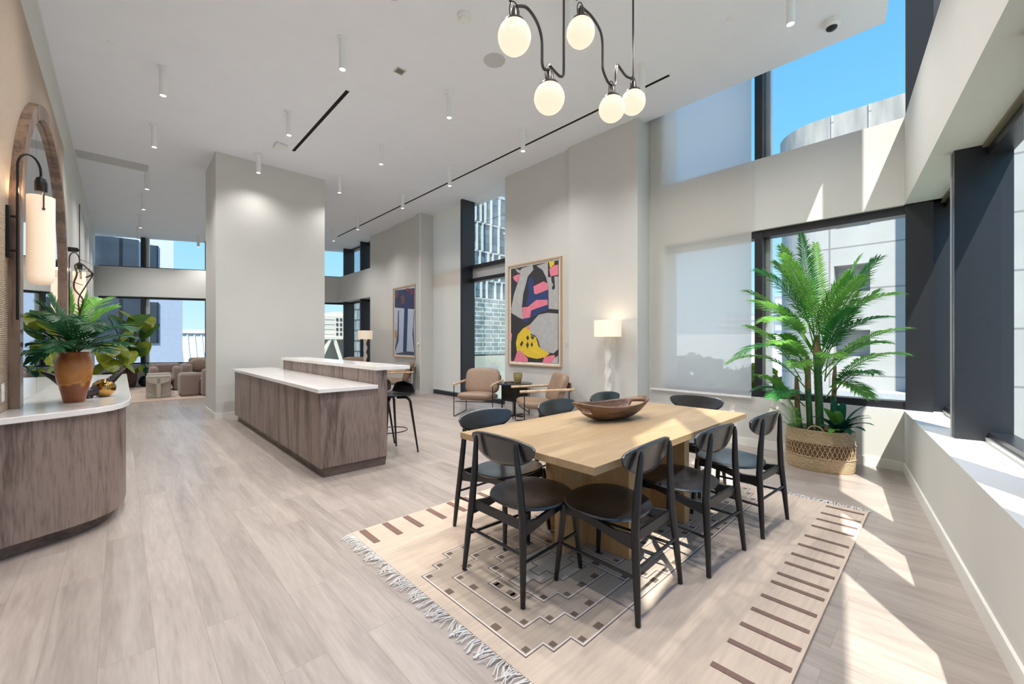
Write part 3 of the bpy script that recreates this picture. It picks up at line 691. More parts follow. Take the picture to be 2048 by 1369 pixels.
# ------------------------------------------------------------------ dining chairs (face +y, origin under the seat centre)
def dining_chair():
    t = thing('dining_chair', '', 'chair', group='black dining chairs')
    n = 40; loops = []
    def outline(k, g):
        a = 2*PI*k/n; c, s_ = math.cos(a), math.sin(a)
        e = 2/2.35; x = math.copysign(abs(c)**e, c)*(.245-g); y = math.copysign(abs(s_)**e, s_)*(.225-g)
        x *= 1+.05*(y/.225)
        return x, y
    for g, z in ((.03, .425), (.006, .430), (.0, .437), (.004, .446), (.03, .447), (.10, .440), (.17, .435), (.225, .434)):
        l = []
        for k in range(n):
            x, y = outline(k, min(g, .224)); l.append((x, y+.01, z+.01*(y/.225)*(g < .2)))
        loops.append(l)
    obj('seat', MB().ring(loops), M['black_wood'], t, smooth=50)
    # curved oval backrest
    def back(u, v):
        a = (u-.5)*2; w = .258
        x = a*w
        ht = math.sqrt(max(0, 1-abs(a)**2.0)); zt = .778+.048*ht; zb = .778-.118*ht
        z = zb+(zt-zb)*v
        y = -.254+.035*a*a-.20*(z-.77)
        return (x, y, z)
    obj('backrest', MB().grid(back, 33, 9), M['black_wood'], t, solid=.014, smooth=60)
    for sx_ in (-1, 1):
        obj('leg', MB().tube([(sx_*.243, -.295, .0), (sx_*.228, -.28, .2), (sx_*.208, -.262, .42), (sx_*.185, -.262, .60), (sx_*.164, -.270, .77), (sx_*.160, -.272, .80)], [.013, .018, .021, .019, .013, .006], 12), M['black_leg'], t)
        obj('leg', MB().tube([(sx_*.215, .215, .0), (sx_*.20, .20, .2), (sx_*.185, .180, .43)], [.012, .017, .020], 12), M['black_leg'], t)
        # side rail, deep at the back and thin under the seat front
        mb = MB(); a = Vector((sx_*.206, -.26, 0)); b_ = Vector((sx_*.186, .18, 0)); d = (b_-a).normalized(); w_ = Vector((-d.y, d.x, 0))*.010
        sec = [(0, .33, .405), (.25, .345, .395), (.5, .37, .415), (.75, .385, .43), (1, .375, .43)]
        loops = []
        for q, z0, z1 in sec:
            p = a.lerp(b_, q); loops.append([(p+w_+Vector((0, 0, z0))), (p-w_+Vector((0, 0, z0))), (p-w_+Vector((0, 0, z1))), (p+w_+Vector((0, 0, z1)))])
        obj('side_rail', mb.ring(loops), M['black_leg'], t, bev=.003)
        obj('stretcher', MB().tube([(sx_*.228, -.28, .21), (sx_*.2, .2, .21)], .0085, 10), M['black_leg'], t)
    obj('stretcher', MB().tube([(-.224, -.278, .25), (.224, -.278, .25)], .0085, 10), M['black_leg'], t)
    obj('front_rail', MB().box(-.185, .185, .165, .185, .375, .43), M['black_leg'], t, bev=.003)
    obj('back_rail', MB().box(-.20, .20, -.262, -.245, .36, .41), M['black_leg'], t, bev=.003)
    return t
CH = [(1.755, 1.70, -90, 'black dining chair at the near left end of the table, back towards the bar'),
      (1.99, 1.295, 2, 'black dining chair nearest the camera on the window side of the table'),
      (2.68, 1.20, -4, 'middle black dining chair of the three on the window side of the table'),
      (3.42, 1.13, -4, 'black dining chair on the window side, nearest the palm basket'),
      (2.00, 2.16, 180, 'black dining chair on the far side of the table, nearest the bar'),
      (2.80, 2.14, 181, 'black dining chair on the far side, left of the wooden bowl'),
      (3.56, 2.15, 180, 'black dining chair on the far side below the white twisted floor lamp'),
      (3.80, 1.66, 90, 'black dining chair at the far end of the table before the roller shade')]
ch0 = dining_chair()
for i, (x, y, a, lb) in enumerate(CH):
    if i == 0: ch0.location = (x, y, .0158); ch0.rotation_euler = (0, 0, R(a)); ch0['label'] = lb
    else: dup(ch0, (x, y, .0158), R(a), lb)

# ------------------------------------------------------------------ bowl on the table
M['bowl_out'] = wood('brown carved bowl', (82, 56, 40), (128, 94, 68), 'x', scale=9, rough=.35)
def bowl():
    nu, nv = 72, 14; vs = []; fs = []
    for i in range(nu):
        a = 2*PI*i/nu
        for j in range(nv+1):
            v = j/nv; f = .02 if j == 0 else .22+.78*(v**.8)
            c, s_ = math.cos(a), math.sin(a)
            r = f
            z = .006+.105*(max(0, v-.12)/.88)**1.5+.035*c*c*v**3
            pinch = 1-.15*abs(c)**6*v
            vs.append((.365*r*c, .165*r*s_*pinch, z))
    for i in range(nu):
        for j in range(nv):
            a = 2*PI*(i+.5)/nu; da = min(abs(a-0), abs(a-2*PI), abs(a-PI))
            if da < .50 and 9 <= j <= 11: continue
            i2 = (i+1) % nu; fs.append((i*(nv+1)+j, i2*(nv+1)+j, i2*(nv+1)+j+1, i*(nv+1)+j+1))
    return MB().add(vs, fs)
o = tag(obj('wooden_bowl', bowl(), M['bowl_out'], solid=.012, smooth=60), 'long oval carved brown wooden bowl with handle holes on the dining table', 'bowl')
o.location = (2.76, 1.78, .759); o.rotation_euler = (0, 0, R(-14))

# ------------------------------------------------------------------ pendant with five globes
pen = thing('pendant_light', 'dark bronze branching pendant with five glowing opal globes above the dining table', 'pendant lamp', (2.5, 1.8, CZ))
def pt(x, z, y=1.8): return (x-2.5, y-1.8, z-CZ)
def smooth_path(pts, k=6):
    P_ = [Vector(p) for p in pts]; out = []
    for i in range(len(P_)-1):
        p0 = P_[max(i-1, 0)]; p1 = P_[i]; p2 = P_[i+1]; p3 = P_[min(i+2, len(P_)-1)]
        for j in range(k):
            t_ = j/k; out.append(.5*((2*p1)+(-p0+p2)*t_+(2*p0-5*p1+4*p2-p3)*t_*t_+(-p0+3*p1-3*p2+p3)*t_**3))
    out.append(P_[-1]); return out
GL = [(1.73, 3.20), (2.39, 3.57), (2.05, 2.96), (2.79, 3.18), (3.11, 3.36)]
for gx, gz in GL:
    c = pt(gx, gz)
    g = obj('globe', MB().lathe([(.001, -.101)]+[(.101*math.cos(a), .101*math.sin(a)) for a in [R(-84+14*k) for k in range(12)]], c, 28), M['globe'], pen)
    f = obj('socket_cap', MB().lathe([(.064, .074), (.067, .080), (.060, .094), (.040, .106), (.028, .116), (.025, .15), (.020, .168), (.008, .176), (.008, .19)], c, 22, capa=False), M['bronze'], pen)
    obj('wire_loop', MB().tube([(c[0]+.040*math.cos(a), c[1], c[2]+.15+.065*math.sin(a)) for a in [PI*k/10 for k in range(-3, 14)]], .0042, 6), M['bronze'], f)
def tub(name, pts, r=.0095): obj(name, MB().tube(smooth_path([pt(*p) for p in pts], 6), r, 8), M['bronze'], pen)
tub('arm', [(1.75, 3.40), (1.84, 3.44), (1.93, 3.40), (1.975, 3.32), (1.98, 3.22), (1.98, 3.16), (2.0, 3.13), (2.05, 3.15)])
tub('arm', [(2.05, 3.18), (2.10, 3.165), (2.16, 3.155), (2.195, 3.18), (2.20, 3.25)])
obj('rod', MB().tube([pt(2.20, 3.24), pt(2.20, CZ)], .009, 8), M['bronze'], pen)
tub('arm', [(2.42, 3.76), (2.52, 3.76), (2.62, 3.72), (2.66, 3.65), (2.665, 3.5), (2.67, 3.43), (2.73, 3.37), (2.79, 3.36)])
tub('arm', [(2.80, 3.36), (2.84, 3.40), (2.85, 3.50), (2.87, 3.56), (2.92, 3.55), (3.0, 3.53), (3.09, 3.55)])
obj('rod', MB().tube([pt(3.11, 3.54), pt(3.11, CZ)], .008, 8), M['bronze'], pen)
tub('arm', [(2.35, 3.78), (2.30, 3.88), (2.31, 4.0), (2.34, 4.2), (2.34, 4.5), (2.34, CZ)])
tub('arm', [(1.70, 3.40), (1.66, 3.5), (1.66, 3.7), (1.66, 4.2), (1.66, CZ)])
obj('canopy', MB().box(*[a-2.5 for a in (1.55, 3.25)], -.04, .04, -.03, 0), M['bronze'], pen, bev=.004)

# ------------------------------------------------------------------ lounge armchairs (face +y)
def armchair(lb, x, y, face, group='leather armchairs', bz=0.):
    rz = math.atan2(face[1], face[0])-PI/2
    t = thing('armchair', lb, 'armchair', (x, y, 0), rz, group)
    for sx_ in (-1, 1):
        X_ = sx_*.36
        obj('leg_frame', MB().tube([(X_, .36, .575), (X_, .36, .03), (X_, .345, .012), (X_, .32, .008), (X_, -.32, .008), (X_, -.345, .012), (X_, -.36, .03), (X_, -.36, .575)], .008, 8), M['black'], t)
        a = obj('armrest', MB().tube([(X_, .43, .585), (X_, -.44, .60)], .021, 14).xf(Matrix.Identity(4)), M['oak_arm'], t)
    obj('cross_bar', MB().tube([(-.36, .30, .27), (.36, .30, .27)], .008, 8).tube([(-.36, -.28, .24), (.36, -.28, .24)], .008, 8), M['black'], t)
    obj('seat_cushion', MB().pillow((0, .05, .345), (.68, .66, .17), Matrix.Rotation(R(6), 3, 'X'), p=5, ez=2.6), M['leather'], t, smooth=80)
    obj('back_cushion', MB().pillow((0, -.27, .60+bz), (.68, .15, .50), Matrix.Rotation(R(20), 3, 'X'), p=4.0, ez=4.5), M['leather'], t, smooth=80)
    obj('back_strap', MB().box(-.34, .34, -.41, -.395, .56, .70), M['leather'], t, bev=.004)
    return t
armchair('tan leather armchair with black tube frame in front of the tall window, facing the room', 4.86, 6.02, (-.82, -.57))
armchair('tan leather armchair turned sideways right of the round side table', 4.99, 4.56, (-.84, .54))
armchair('tan leather armchair behind the bar stools, below the blue painting', 5.12, 9.62, (-.80, .60))
armchair('tan leather armchair farthest away, only its back showing above the bar beside the far lamp', 5.0, 11.95, (-.3, -.95), bz=.06)

# side table with vessel and beads
t = thing('side_table', 'round black side table between the two leather armchairs under the painting', 'side table', (5.22, 5.42, 0))
obj('tabletop', MB().lathe([(.30, .575), (.32, .582), (.32, .60), (.31, .605)], n=40), M['black_wood'], t)
obj('box_shelf', MB().box(-.16, .18, -.16, .16, .28, .575), M['black'], t, bev=.004)
for k in range(3):
    a = R(100+120*k); obj('leg', MB().tube([(.29*math.cos(a), .29*math.sin(a), .58), (.29*math.cos(a), .29*math.sin(a), 0)], .008, 8), M['black'], t)
obj('base_bar', MB().box(-.2, .2, -.03, .03, 0, .02).box(-.03, .03, -.2, .2, 0, .02), M['black'], t, bev=.003)
obj('post', MB().tube([(0, 0, .02), (0, 0, .28)], .02, 10), M['black'], t)
vm = mat('amber banded glass', (150, 138, 88), .15, var=.5, vscale=5, stretch=(.4, .4, 6))
o = tag(obj('glass_vase', MB().lathe([(.05, 0), (.06, .01), (.075, .07), (.085, .14), (.078, .18), (.07, .18), (.075, .13), (.06, .03)], n=28), vm), 'squat amber banded glass vessel on the round black side table', 'vase'); o.location = (5.26, 5.38, .605)
mb = MB()
for k in range(22):
    a = k*.42; rr = .012; px, py = .11*math.cos(a)*(1-k*.008), .05*math.sin(a)
    mb.lathe([(.001, -rr), (rr*.8, -rr*.6), (rr, 0), (rr*.8, rr*.6), (.001, rr)], (px, py, rr), 8)
o = tag(obj('bead_garland', mb, mat('dark and tan wooden beads', (70, 48, 38), .4, rand=.0, var=.5, vscale=40)), 'dark wooden bead garland lying on the round black side table', 'beads'); o.location = (5.10, 5.44, .605)

# floor lamps
M['lamp_shade'] = mat('cream linen lamp shade', (245, 236, 220), .8, emit=(255, 226, 190), es=.30)
def floor_lamp(lb, x, y, h=1.43, twist=M['plaster']):
    t = thing('floor_lamp', lb, 'floor lamp', (x, y, 0))
    loops = []; n = 14
    for k in range(121):
        z = .05+(h-.05)*k/120; a = z*26.0
        ox, oy = .007*math.cos(a), .007*math.sin(a)
        loops.append([(ox+(.044+.010*math.cos(2*(2*PI*j/n)-a))*math.cos(2*PI*j/n), oy+(.044+.010*math.cos(2*(2*PI*j/n)-a))*math.sin(2*PI*j/n), z) for j in range(n)])
    obj('stem', MB().ring(loops), twist, t, smooth=60)
    obj('base', MB().lathe([(.15, 0), (.155, .01), (.15, .035), (.06, .05)], n=30), twist, t)
    obj('lamp_shade', MB().lathe([(.20, h), (.205, h+.245), (.198, h+.245), (.193, h)], n=40, capa=False, capb=False), M['lamp_shade'], t)
    obj('diffuser', MB().lathe([(.01, h+.03), (.19, h+.03)], n=30, capb=False), M['lamp_shade'], t, solid=.004)
    ld = bpy.data.lights.new('lamp bulb', 'POINT'); ld.energy = 1.3; ld.color = (1, .80, .60); ld.shadow_soft_size = .05
    lo = bpy.data.objects.new('bulb', ld); COL.objects.link(lo); lo.parent = t; lo.location = (0, 0, h+.2)
    return t
floor_lamp('white twisted plaster floor lamp with drum shade against the broad column', 5.30, 3.49)
floor_lamp('farther twisted floor lamp with lit drum shade by the corner window', 5.06, 11.42)

# ------------------------------------------------------------------ paintings
PIC1=dict(
canvas=[(5.939,2.807),(4.705,2.8),(4.705,0.964),(5.908,0.968)],
frame=[(6.0,2.86),(4.639,2.854),(4.624,0.903),(5.974,0.915)],
g1=[(5.804,2.798),(5.664,2.736),(5.601,2.772),(5.335,2.797),(5.306,2.708),(5.454,2.597),(5.576,2.278),(5.614,2.036),(5.589,1.789),(5.689,1.819),(5.913,1.928),(5.913,2.018),(5.83,2.3),(5.702,2.555),(5.664,2.683),(5.74,2.71)],
p1=[(5.868,2.636),(5.689,2.674),(5.676,2.64),(5.74,2.509),(5.83,2.569)],
blue1=[(5.382,2.597),(5.454,2.476),(5.43,2.283),(5.515,2.047),(5.382,2.055),(5.218,2.112),(5.253,2.251),(5.311,2.512)],
blue2=[(5.264,2.252),(4.947,2.291),(4.943,1.936),(5.126,1.888),(5.346,1.822),(5.491,1.715),(5.564,1.735),(5.601,1.789),(5.382,1.815),(5.358,1.985),(5.218,2.045)],
p2=[(5.306,2.392),(5.058,2.459),(4.943,2.406),(4.943,2.299),(5.241,2.238),(5.288,2.254)],
p3=[(5.601,2.017),(5.454,2.017),(5.241,2.131),(4.958,2.118),(4.952,2.027),(5.218,1.977),(5.37,1.943),(5.394,1.815),(5.589,1.797)],
g2=[(5.229,2.766),(4.947,2.794),(4.947,2.522),(4.701,2.51),(4.701,1.922),(4.932,1.952),(4.936,2.356),(4.991,2.527),(5.081,2.671)],
blk=[(4.871,2.513),(4.796,2.521),(4.779,2.308),(4.817,2.279),(4.86,2.315),(4.817,2.376),(4.86,2.43)],
y0=[(4.925,2.799),(4.796,2.797),(4.796,2.732),(4.893,2.679)],
p4=[(4.915,2.666),(4.796,2.716),(4.705,2.719),(4.705,2.534),(4.882,2.531)],
yel=[(5.394,1.678),(5.576,1.613),(5.727,1.493),(5.778,1.333),(5.752,1.173),(5.664,1.174),(5.454,1.065),(5.218,1.037),(5.036,1.068),(4.904,1.137),(5.172,1.266),(5.241,1.435),(5.382,1.488)],
g3=[(5.394,1.678),(5.172,1.856),(4.947,1.878),(4.705,1.85),(4.705,1.222),(4.817,1.147),(4.947,1.161),(5.126,1.233),(5.195,1.401),(5.264,1.47),(5.382,1.505)],
p5=[(5.503,1.611),(5.401,1.669),(5.394,1.574)],
p6=[(5.74,1.173),(5.664,1.192),(5.454,1.039),(5.454,0.966),(5.83,0.971)],
p7=[(5.036,1.076),(4.796,1.123),(4.775,1.075),(4.86,0.966),(5.081,0.966)],
g4=[(4.775,1.075),(4.705,1.109),(4.705,0.964),(4.86,0.966)],
s1=[(5.454,1.48),(5.418,1.428),(5.454,1.377),(5.498,1.429)],
s2=[(5.601,1.377),(5.572,1.333),(5.626,1.263),(5.664,1.306)],
s3=[(5.459,1.359),(5.425,1.299),(5.459,1.221),(5.495,1.29)],
s4=[(5.346,1.351),(5.318,1.299),(5.346,1.251),(5.375,1.299)],
s5=[(5.37,1.471),(5.288,1.444),(5.311,1.393),(5.358,1.419)],
p8=[(5.934,1.559),(5.882,1.495),(5.902,1.369),(5.934,1.351)],
)
PIC2=dict(
frame=[(10.837,2.892),(9.433,2.878),(9.41,0.918),(10.837,0.951)],
canvas=[(10.798,2.841),(9.515,2.852),(9.515,0.966),(10.798,0.989)],
top=[(10.786,2.84),(9.555,2.778),(9.555,2.217),(10.786,2.326)],
b1=[(10.205,2.291),(10.009,2.261),(10.08,1.068),(10.278,1.082)],
b2=[(10.556,2.229),(10.5,2.226),(10.519,1.391),(10.728,1.093),(10.728,1.168),(10.594,1.576)],
b3=[(9.682,2.19),(9.631,2.169),(9.716,1.738),(9.615,1.094),(9.682,1.093),(9.767,1.564)],
tan=[(10.798,1.681),(10.575,1.677),(10.632,1.456),(10.798,1.457)],
bot=[(10.537,1.041),(10.027,1.096),(9.522,1.087),(9.522,0.983),(10.728,1.0)],
r1=[(9.887,2.748),(9.784,2.765),(9.767,2.614),(9.87,2.641)],
r2=[(9.682,2.538),(9.565,2.563),(9.565,2.287),(9.665,2.345)],
r3=[(10.169,2.801),(9.957,2.817),(9.992,2.704)],
r4=[(10.728,2.769),(10.537,2.808),(10.575,2.627),(10.728,2.583)],
k1=[(10.537,2.679),(10.444,2.561),(10.481,2.363),(10.575,2.442)],
k2=[(10.223,2.779),(10.133,2.753),(10.205,2.561)],
br=[(10.425,2.615),(10.205,2.651),(10.169,2.415),(10.351,2.372)],
)
PM = {k: mat('paint '+k, c, .6, var=.08, vscale=12) for k, c in dict(grey=(176, 176, 176), pink=(226, 126, 146), blue=(44, 62, 112), black=(50, 48, 52), yellow=(222, 192, 56), cream=(226, 220, 208), sky=(186, 200, 222), navy=(56, 66, 104), slate=(78, 82, 110), tan=(186, 150, 128), red=(150, 62, 70), dark=(60, 56, 66), brown=(108, 80, 76), mount=(232, 226, 216)).items()}
def painting(label, X_, y0, y1, z0, z1, bgm, items, group=None):
    """hangs on the plane x = X_, seen from -x"""
    cy, cz = (y0+y1)/2, (z0+z1)/2
    t = thing('framed_painting', label, 'painting', (X_, cy, cz))
    fw = .025; dp = .045
    mb = MB()
    for a in ((y0, y0+fw, z0, z1), (y1-fw, y1, z0, z1), (y0+fw, y1-fw, z0, z0+fw), (y0+fw, y1-fw, z1-fw, z1)):
        mb.box(-dp, 0, a[0]-cy, a[1]-cy, a[2]-cz, a[3]-cz)
    obj('frame', mb, M['oak_frame'], t, smooth=0)
    keys = ['mount', bgm]+sorted({k for k, _ in items}-{'mount', bgm})
    mb = MB().box(-.02, 0, y0+fw-cy, y1-fw-cy, z0+fw-cz, z1-fw-cz, 0)
    mb.add([(-.0212, a-cy, b_-cz) for a, b_ in ((y0+.065, z0+.065), (y1-.065, z0+.065), (y1-.065, z1-.065), (y0+.065, z1-.065))], [(0, 1, 2, 3)], 1)
    ya, yb, za, zb = y0+.065, y1-.065, z0+.065, z1-.065
    for i, (k, poly) in enumerate(items):
        pl = [(-.0216-.0003*i, min(max(a, ya), yb)-cy, min(max(b_, za), zb)-cz) for a, b_ in poly]
        mb.add(pl, [tuple(range(len(pl)))], keys.index(k))
    obj('canvas', mb, [PM[k] for k in keys], t, smooth=0)
    return t
q = PIC1
painting('tall abstract painting of pink, yellow, grey and black shapes in oak frame', 5.62, 4.63, 5.99, .905, 2.86, 'black',
    [('blue', q['blue1']), ('blue', q['blue2']), ('grey', q['g1']), ('pink', q['p1']), ('pink', q['p2']), ('pink', q['p3']), ('grey', q['g2']), ('black', q['blk']), ('yellow', q['y0']), ('pink', q['p4']), ('yellow', q['yel']), ('grey', q['g3']), ('pink', q['p5']), ('pink', q['p6']), ('pink', q['p7']), ('grey', q['g4'])]+[('black', q['s%d' % k]) for k in range(1, 6)]+[('pink', q['p8'])])
q = PIC2
painting('narrow abstract painting with blue vertical bands in oak frame on the farther wall', 5.65, 9.60, 10.82, .93, 2.88, 'sky',
    [('navy', q['top']), ('brown', q['br']), ('red', q['r1']), ('red', q['r2']), ('red', q['r3']), ('brown', q['r4']), ('dark', q['k1']), ('dark', q['k2']), ('navy', q['b1']), ('slate', q['b2']), ('navy', q['b3']), ('tan', q['tan']), ('slate', q['bot'])])
t = tag(obj('wall_label', MB().box(-.006, 0, -.045, .045, -.035, .035), M['grille'], bev=.001), 'small grey label plate on the wall beside the pink and yellow painting', 'label'); t.location = (5.62, 4.52, 1.30)
t = tag(obj('thermostat', MB().lathe([(.035, 0), (.035, .02), (.03, .025)], n=20).xf(Matrix.Rotation(R(-90), 4, 'Y')), M['white_plastic']), 'small round white thermostat beside the blue painting', 'thermostat'); t.location = (5.60, 9.42, 1.3)

# ------------------------------------------------------------------ plants
def bez(a, c, b_, t_): return a*(1-t_)**2+c*2*t_*(1-t_)+b_*t_*t_
def frond(mb, base, tip, sag=.25, ll=.20, n=26, w=.011, start=.22, droop=.25, rr=.006, curl=1., rnd=random):
    A, B = Vector(base), Vector(tip); L = (B-A).length
    Cc = A.lerp(B, .45)+Vector((0, 0, sag*L))
    pts = [bez(A, Cc, B, k/14) for k in range(15)]
    mb.tube(pts, [rr*(1-.8*k/14) for k in range(15)], 5)
    for k in range(n):
        q = start+(1-start)*k/(n-1); p = bez(A, Cc, B, q); tg = (bez(A, Cc, B, min(q+.02, 1.02))-bez(A, Cc, B, q-.02)).normalized()
        sd = tg.cross(Vector((0, 0, 1)))
        if sd.length < .2: sd = tg.cross(Vector((1, 0, 0)))
        sd.normalize(); up = sd.cross(tg).normalized()
        prof = math.sin(PI*min(1, .18+.82*(q-start)/(1-start)*.93))**.6
        for s_ in (-1, 1):
            ln = ll*prof*rnd.uniform(.85, 1.1)
            fwd = .45+.55*q
            d = (sd*s_*(1.05-.5*q)+tg*fwd+up*rnd.uniform(.0, .22)).normalized()
            e1 = p+d*ln*.5; e2 = p+d*ln+Vector((0, 0, -droop*ln*curl))
            wn_ = tg.cross(d).cross(d).normalized() if tg.cross(d).length > .05 else up
            wv_ = wn_*w
            mb.add([p+wv_*.35, p-wv_*.35, e1-wv_, e1+wv_+up*.001, e2, e1+up*w*.35], [(0, 5, 3), (0, 1, 5), (1, 2, 5), (3, 5, 4), (5, 2, 4)])
def blade(mb, base, tip, width, sag=.2, fold=.25, n=8, heart=False):
    A, B = Vector(base), Vector(tip); L = (B-A).length; Cc = A.lerp(B, .5)+Vector((0, 0, sag*L))
    vs = []; fs = []
    for k in range(n+1):
        q = k/n; p = bez(A, Cc, B, q); tg = (bez(A, Cc, B, q+.02)-bez(A, Cc, B, q-.02)).normalized()
        sd = tg.cross(Vector((0, 0, 1)))
        if sd.length < .15: sd = tg.cross(Vector((1, .3, 0)))
        sd.normalize(); up = sd.cross(tg)
        wd = width*(math.sin(PI*min(1, q*.97+.03))**(.55 if not heart else .5))*(1-.25*q)
        if heart: wd = width*math.sqrt(max(0, 1-((q-.36)/.64)**2 if q > .36 else 1-((.36-q)/.42)**2))
        wav = .04*width*math.sin(q*14)
        vs += [p-sd*wd+up*(fold*wd+wav), p-sd*wd*.5+up*fold*wd*.4, p, p+sd*wd*.5+up*fold*wd*.4, p+sd*wd+up*(fold*wd-wav)]
    for k in range(n):
        for j in range(4): a = k*5+j; fs.append((a, a+1, a+6, a+5))
    mb.add(vs, fs)
def rel(p, o): return (p[0]-o[0], p[1]-o[1], p[2]-o[2])

# big palm in a basket
rp_ = random.Random(5)
BO = (5.44, .93, 0)
bk = thing('woven_basket', 'oval natural seagrass basket with open diamond band, holding the tall palm in the corner', 'basket', BO)
def wick(name, rgb1, rgb2, sc=95):
    m = bpy.data.materials.new(name); m.use_nodes = True; nt = m.node_tree; b = nt.nodes['Principled BSDF']; b.inputs['Roughness'].default_value = .75
    t = nt.nodes.new('ShaderNodeTexCoord'); wv = nt.nodes.new('ShaderNodeTexWave'); wv.bands_direction = 'Z'; wv.inputs['Scale'].default_value = sc/3
    wv.inputs['Distortion'].default_value = 4; wv.inputs['Detail'].default_value = 3; wv.inputs['Detail Scale'].default_value = 3
    nt.links.new(t.outputs['Object'], wv.inputs[0])
    cr = nt.nodes.new('ShaderNodeValToRGB'); cr.color_ramp.elements[0].color = lin(rgb1); cr.color_ramp.elements[1].color = lin(rgb2); cr.color_ramp.elements[1].position = .6
    nt.links.new(wv.outputs['Fac'], cr.inputs[0]); nt.links.new(cr.outputs[0], b.inputs['Base Color'])
    bp = nt.nodes.new('ShaderNodeBump'); bp.inputs['Strength'].default_value = .8; bp.inputs['Distance'].default_value = .01
    nt.links.new(wv.outputs['Fac'], bp.inputs['Height']); nt.links.new(bp.outputs[0], b.inputs['Normal'])
    return m
M['wicker'] = wick('seagrass weave', (150, 116, 82), (232, 206, 168), 66)
M['wicker_dark'] = wick('inner basket weave', (110, 80, 54), (160, 124, 88))
M['wicker_brown'] = wick('brown woven pot', (52, 34, 28), (128, 92, 74), 60)
SX, SY = .215, .30
obj('basket_body', MB().lathe([(.95, 0), (1.0, .02), (1.03, .14), (1.03, .142), (.98, .143), (.98, .295), (1.04, .297), (1.03, .30), (1.0, .425), (.96, .43), (.94, .40), (.92, .06)], (0, 0, 0), 56, SX, SY), M['wicker'], bk, smooth=50)
obj('dark_band', MB().lathe([(.99, .14), (.99, .30)], (0, 0, 0), 56, SX, SY, capa=False, capb=False), M['wicker_dark'], bk)
mb = MB()
for k in range(46):
    for s_ in (-1, 1):
        pts = []
        for j in range(5):
            a = 2*PI*(k+s_*1.5*j/4)/46; z = .145+.15*j/4; pts.append((1.02*SX*math.cos(a), 1.02*SY*math.sin(a), z))
        mb.tube(pts, .0042, 5)
for z in (.145, .295): mb.tube([(1.035*SX*math.cos(2*PI*k/40), 1.035*SY*math.sin(2*PI*k/40), z) for k in range(40)], .007, 6, closed=True)
obj('open_weave', mb, M['wicker'], bk)
obj('handle', MB().tube([(-SX*.93+.004, .0+.07*math.cos(a), .41+.065*math.sin(a)) for a in [PI*k/12 for k in range(13)]], .007, 7), mat('basket handle', (206, 170, 136), .6), bk)
obj('handle', MB().tube([(SX*.93-.004, .0+.07*math.cos(a), .41+.065*math.sin(a)) for a in [PI*k/12 for k in range(13)]], .007, 7), M['wicker'], bk)
obj('soil', MB().lathe([(.01, .375), (.93, .37)], (0, 0, 0), 40, SX, SY, capb=False), M['soil'], bk)

palm = thing('areca_palm', 'tall bushy green palm standing in the seagrass basket before the corner window', 'palm', (BO[0], BO[1], .36))
PO = (BO[0], BO[1], .36)
def cane(x, y, z1, r, lean, brown0):
    p0 = Vector((x-BO[0], y-BO[1], 0)); zt = z1-.36; zb = brown0-.36; ks = 14; pts = []
    mb = MB(); rs = []
    for k in range(ks*2+1):
        q = k/(ks*2); pts.append(p0+Vector((lean[0]*q, lean[1]*q, zb*q))); rs.append(r*(1.0 if k % 2 else 1.06))
    mb.tube(pts, rs, 12); c = obj('cane', mb, M['cane'], palm)
    top_ = pts[-1]; mb = MB().tube([top_, top_+Vector((lean[0]*.15, lean[1]*.15, (zt-zb)*.6)), top_+Vector((lean[0]*.3, lean[1]*.3, zt-zb))], [r*1.02, r*.95, r*.6], 12)
    obj('husk', mb, M['cane_brown'], c)
cane(5.35, 1.08, .98, .026, (.0, .03), .62); cane(5.38, 1.00, 1.20, .028, (.0, .02), .85); cane(5.42, .92, 1.42, .036, (.02, .03), 1.22); cane(5.47, .84, 1.10, .022, (.0, -.03), .78)
B1 = (5.44, .96, 1.30); B2 = (5.40, 1.02, 1.05); B3 = (5.45, .86, .98); B4 = (5.37, 1.09, .86); B5 = (5.43, .93, 1.5)
FR = [ # base, tip, sag, leaflet length
 (B5, (5.21, 1.05, 2.48), .02, .17), (B5, (5.0, 1.18, 2.34), .10, .20), (B5, (4.83, 1.12, 2.22), .16, .18), (B5, (5.35, .95, 2.38), .02, .16),
 (B5, (5.04, 1.42, 2.13), .24, .22), (B1, (5.11, 1.55, 1.92), .24, .22), (B1, (4.80, 1.39, 1.78), .26, .22), (B2, (4.94, 1.67, 1.12), .42, .19), (B2, (4.69, 1.48, 1.22), .38, .21),
 (B2, (4.99, 1.50, 1.52), .26, .21), (B4, (5.05, 1.38, .98), .32, .20), (B1, (4.65, 1.24, 1.56), .24, .22), (B5, (5.25, .44, 2.14), .20, .24), (B5, (5.50, .60, 2.22), .22, .20),
 (B5, (5.13, .30, 1.79), .24, .22), (B1, (5.40, .46, 1.84), .24, .22), (B1, (5.13, .37, 1.58), .24, .20), (B1, (4.93, .23, 1.47), .22, .17), (B3, (5.20, .38, 1.34), .30, .20),
 (B3, (5.03, .26, 1.24), .30, .19), (B3, (5.03, .46, 1.06), .34, .21), (B3, (5.10, .50, .84), .32, .18), (B3, (4.85, .73, 1.22), .28, .21), (B2, (4.72, .98, 1.12), .32, .20),
 (B4, (4.90, 1.22, .78), .34, .19), (B1, (5.0, .52, 1.95), .20, .22), (B5, (5.30, .66, 2.02), .20, .24), (B2, (4.61, 1.14, 1.34), .30, .21), (B1, (5.05, .62, 1.66), .22, .23), (B1, (5.20, 1.30, 1.74), .26, .22), (B2, (5.05, 1.20, 1.42), .30, .22), (B5, (5.22, 1.30, 2.22), .20, .20), (B4, (5.22, 1.50, .80), .36, .18), (B1, (5.35, .75, 1.95), .16, .22)]
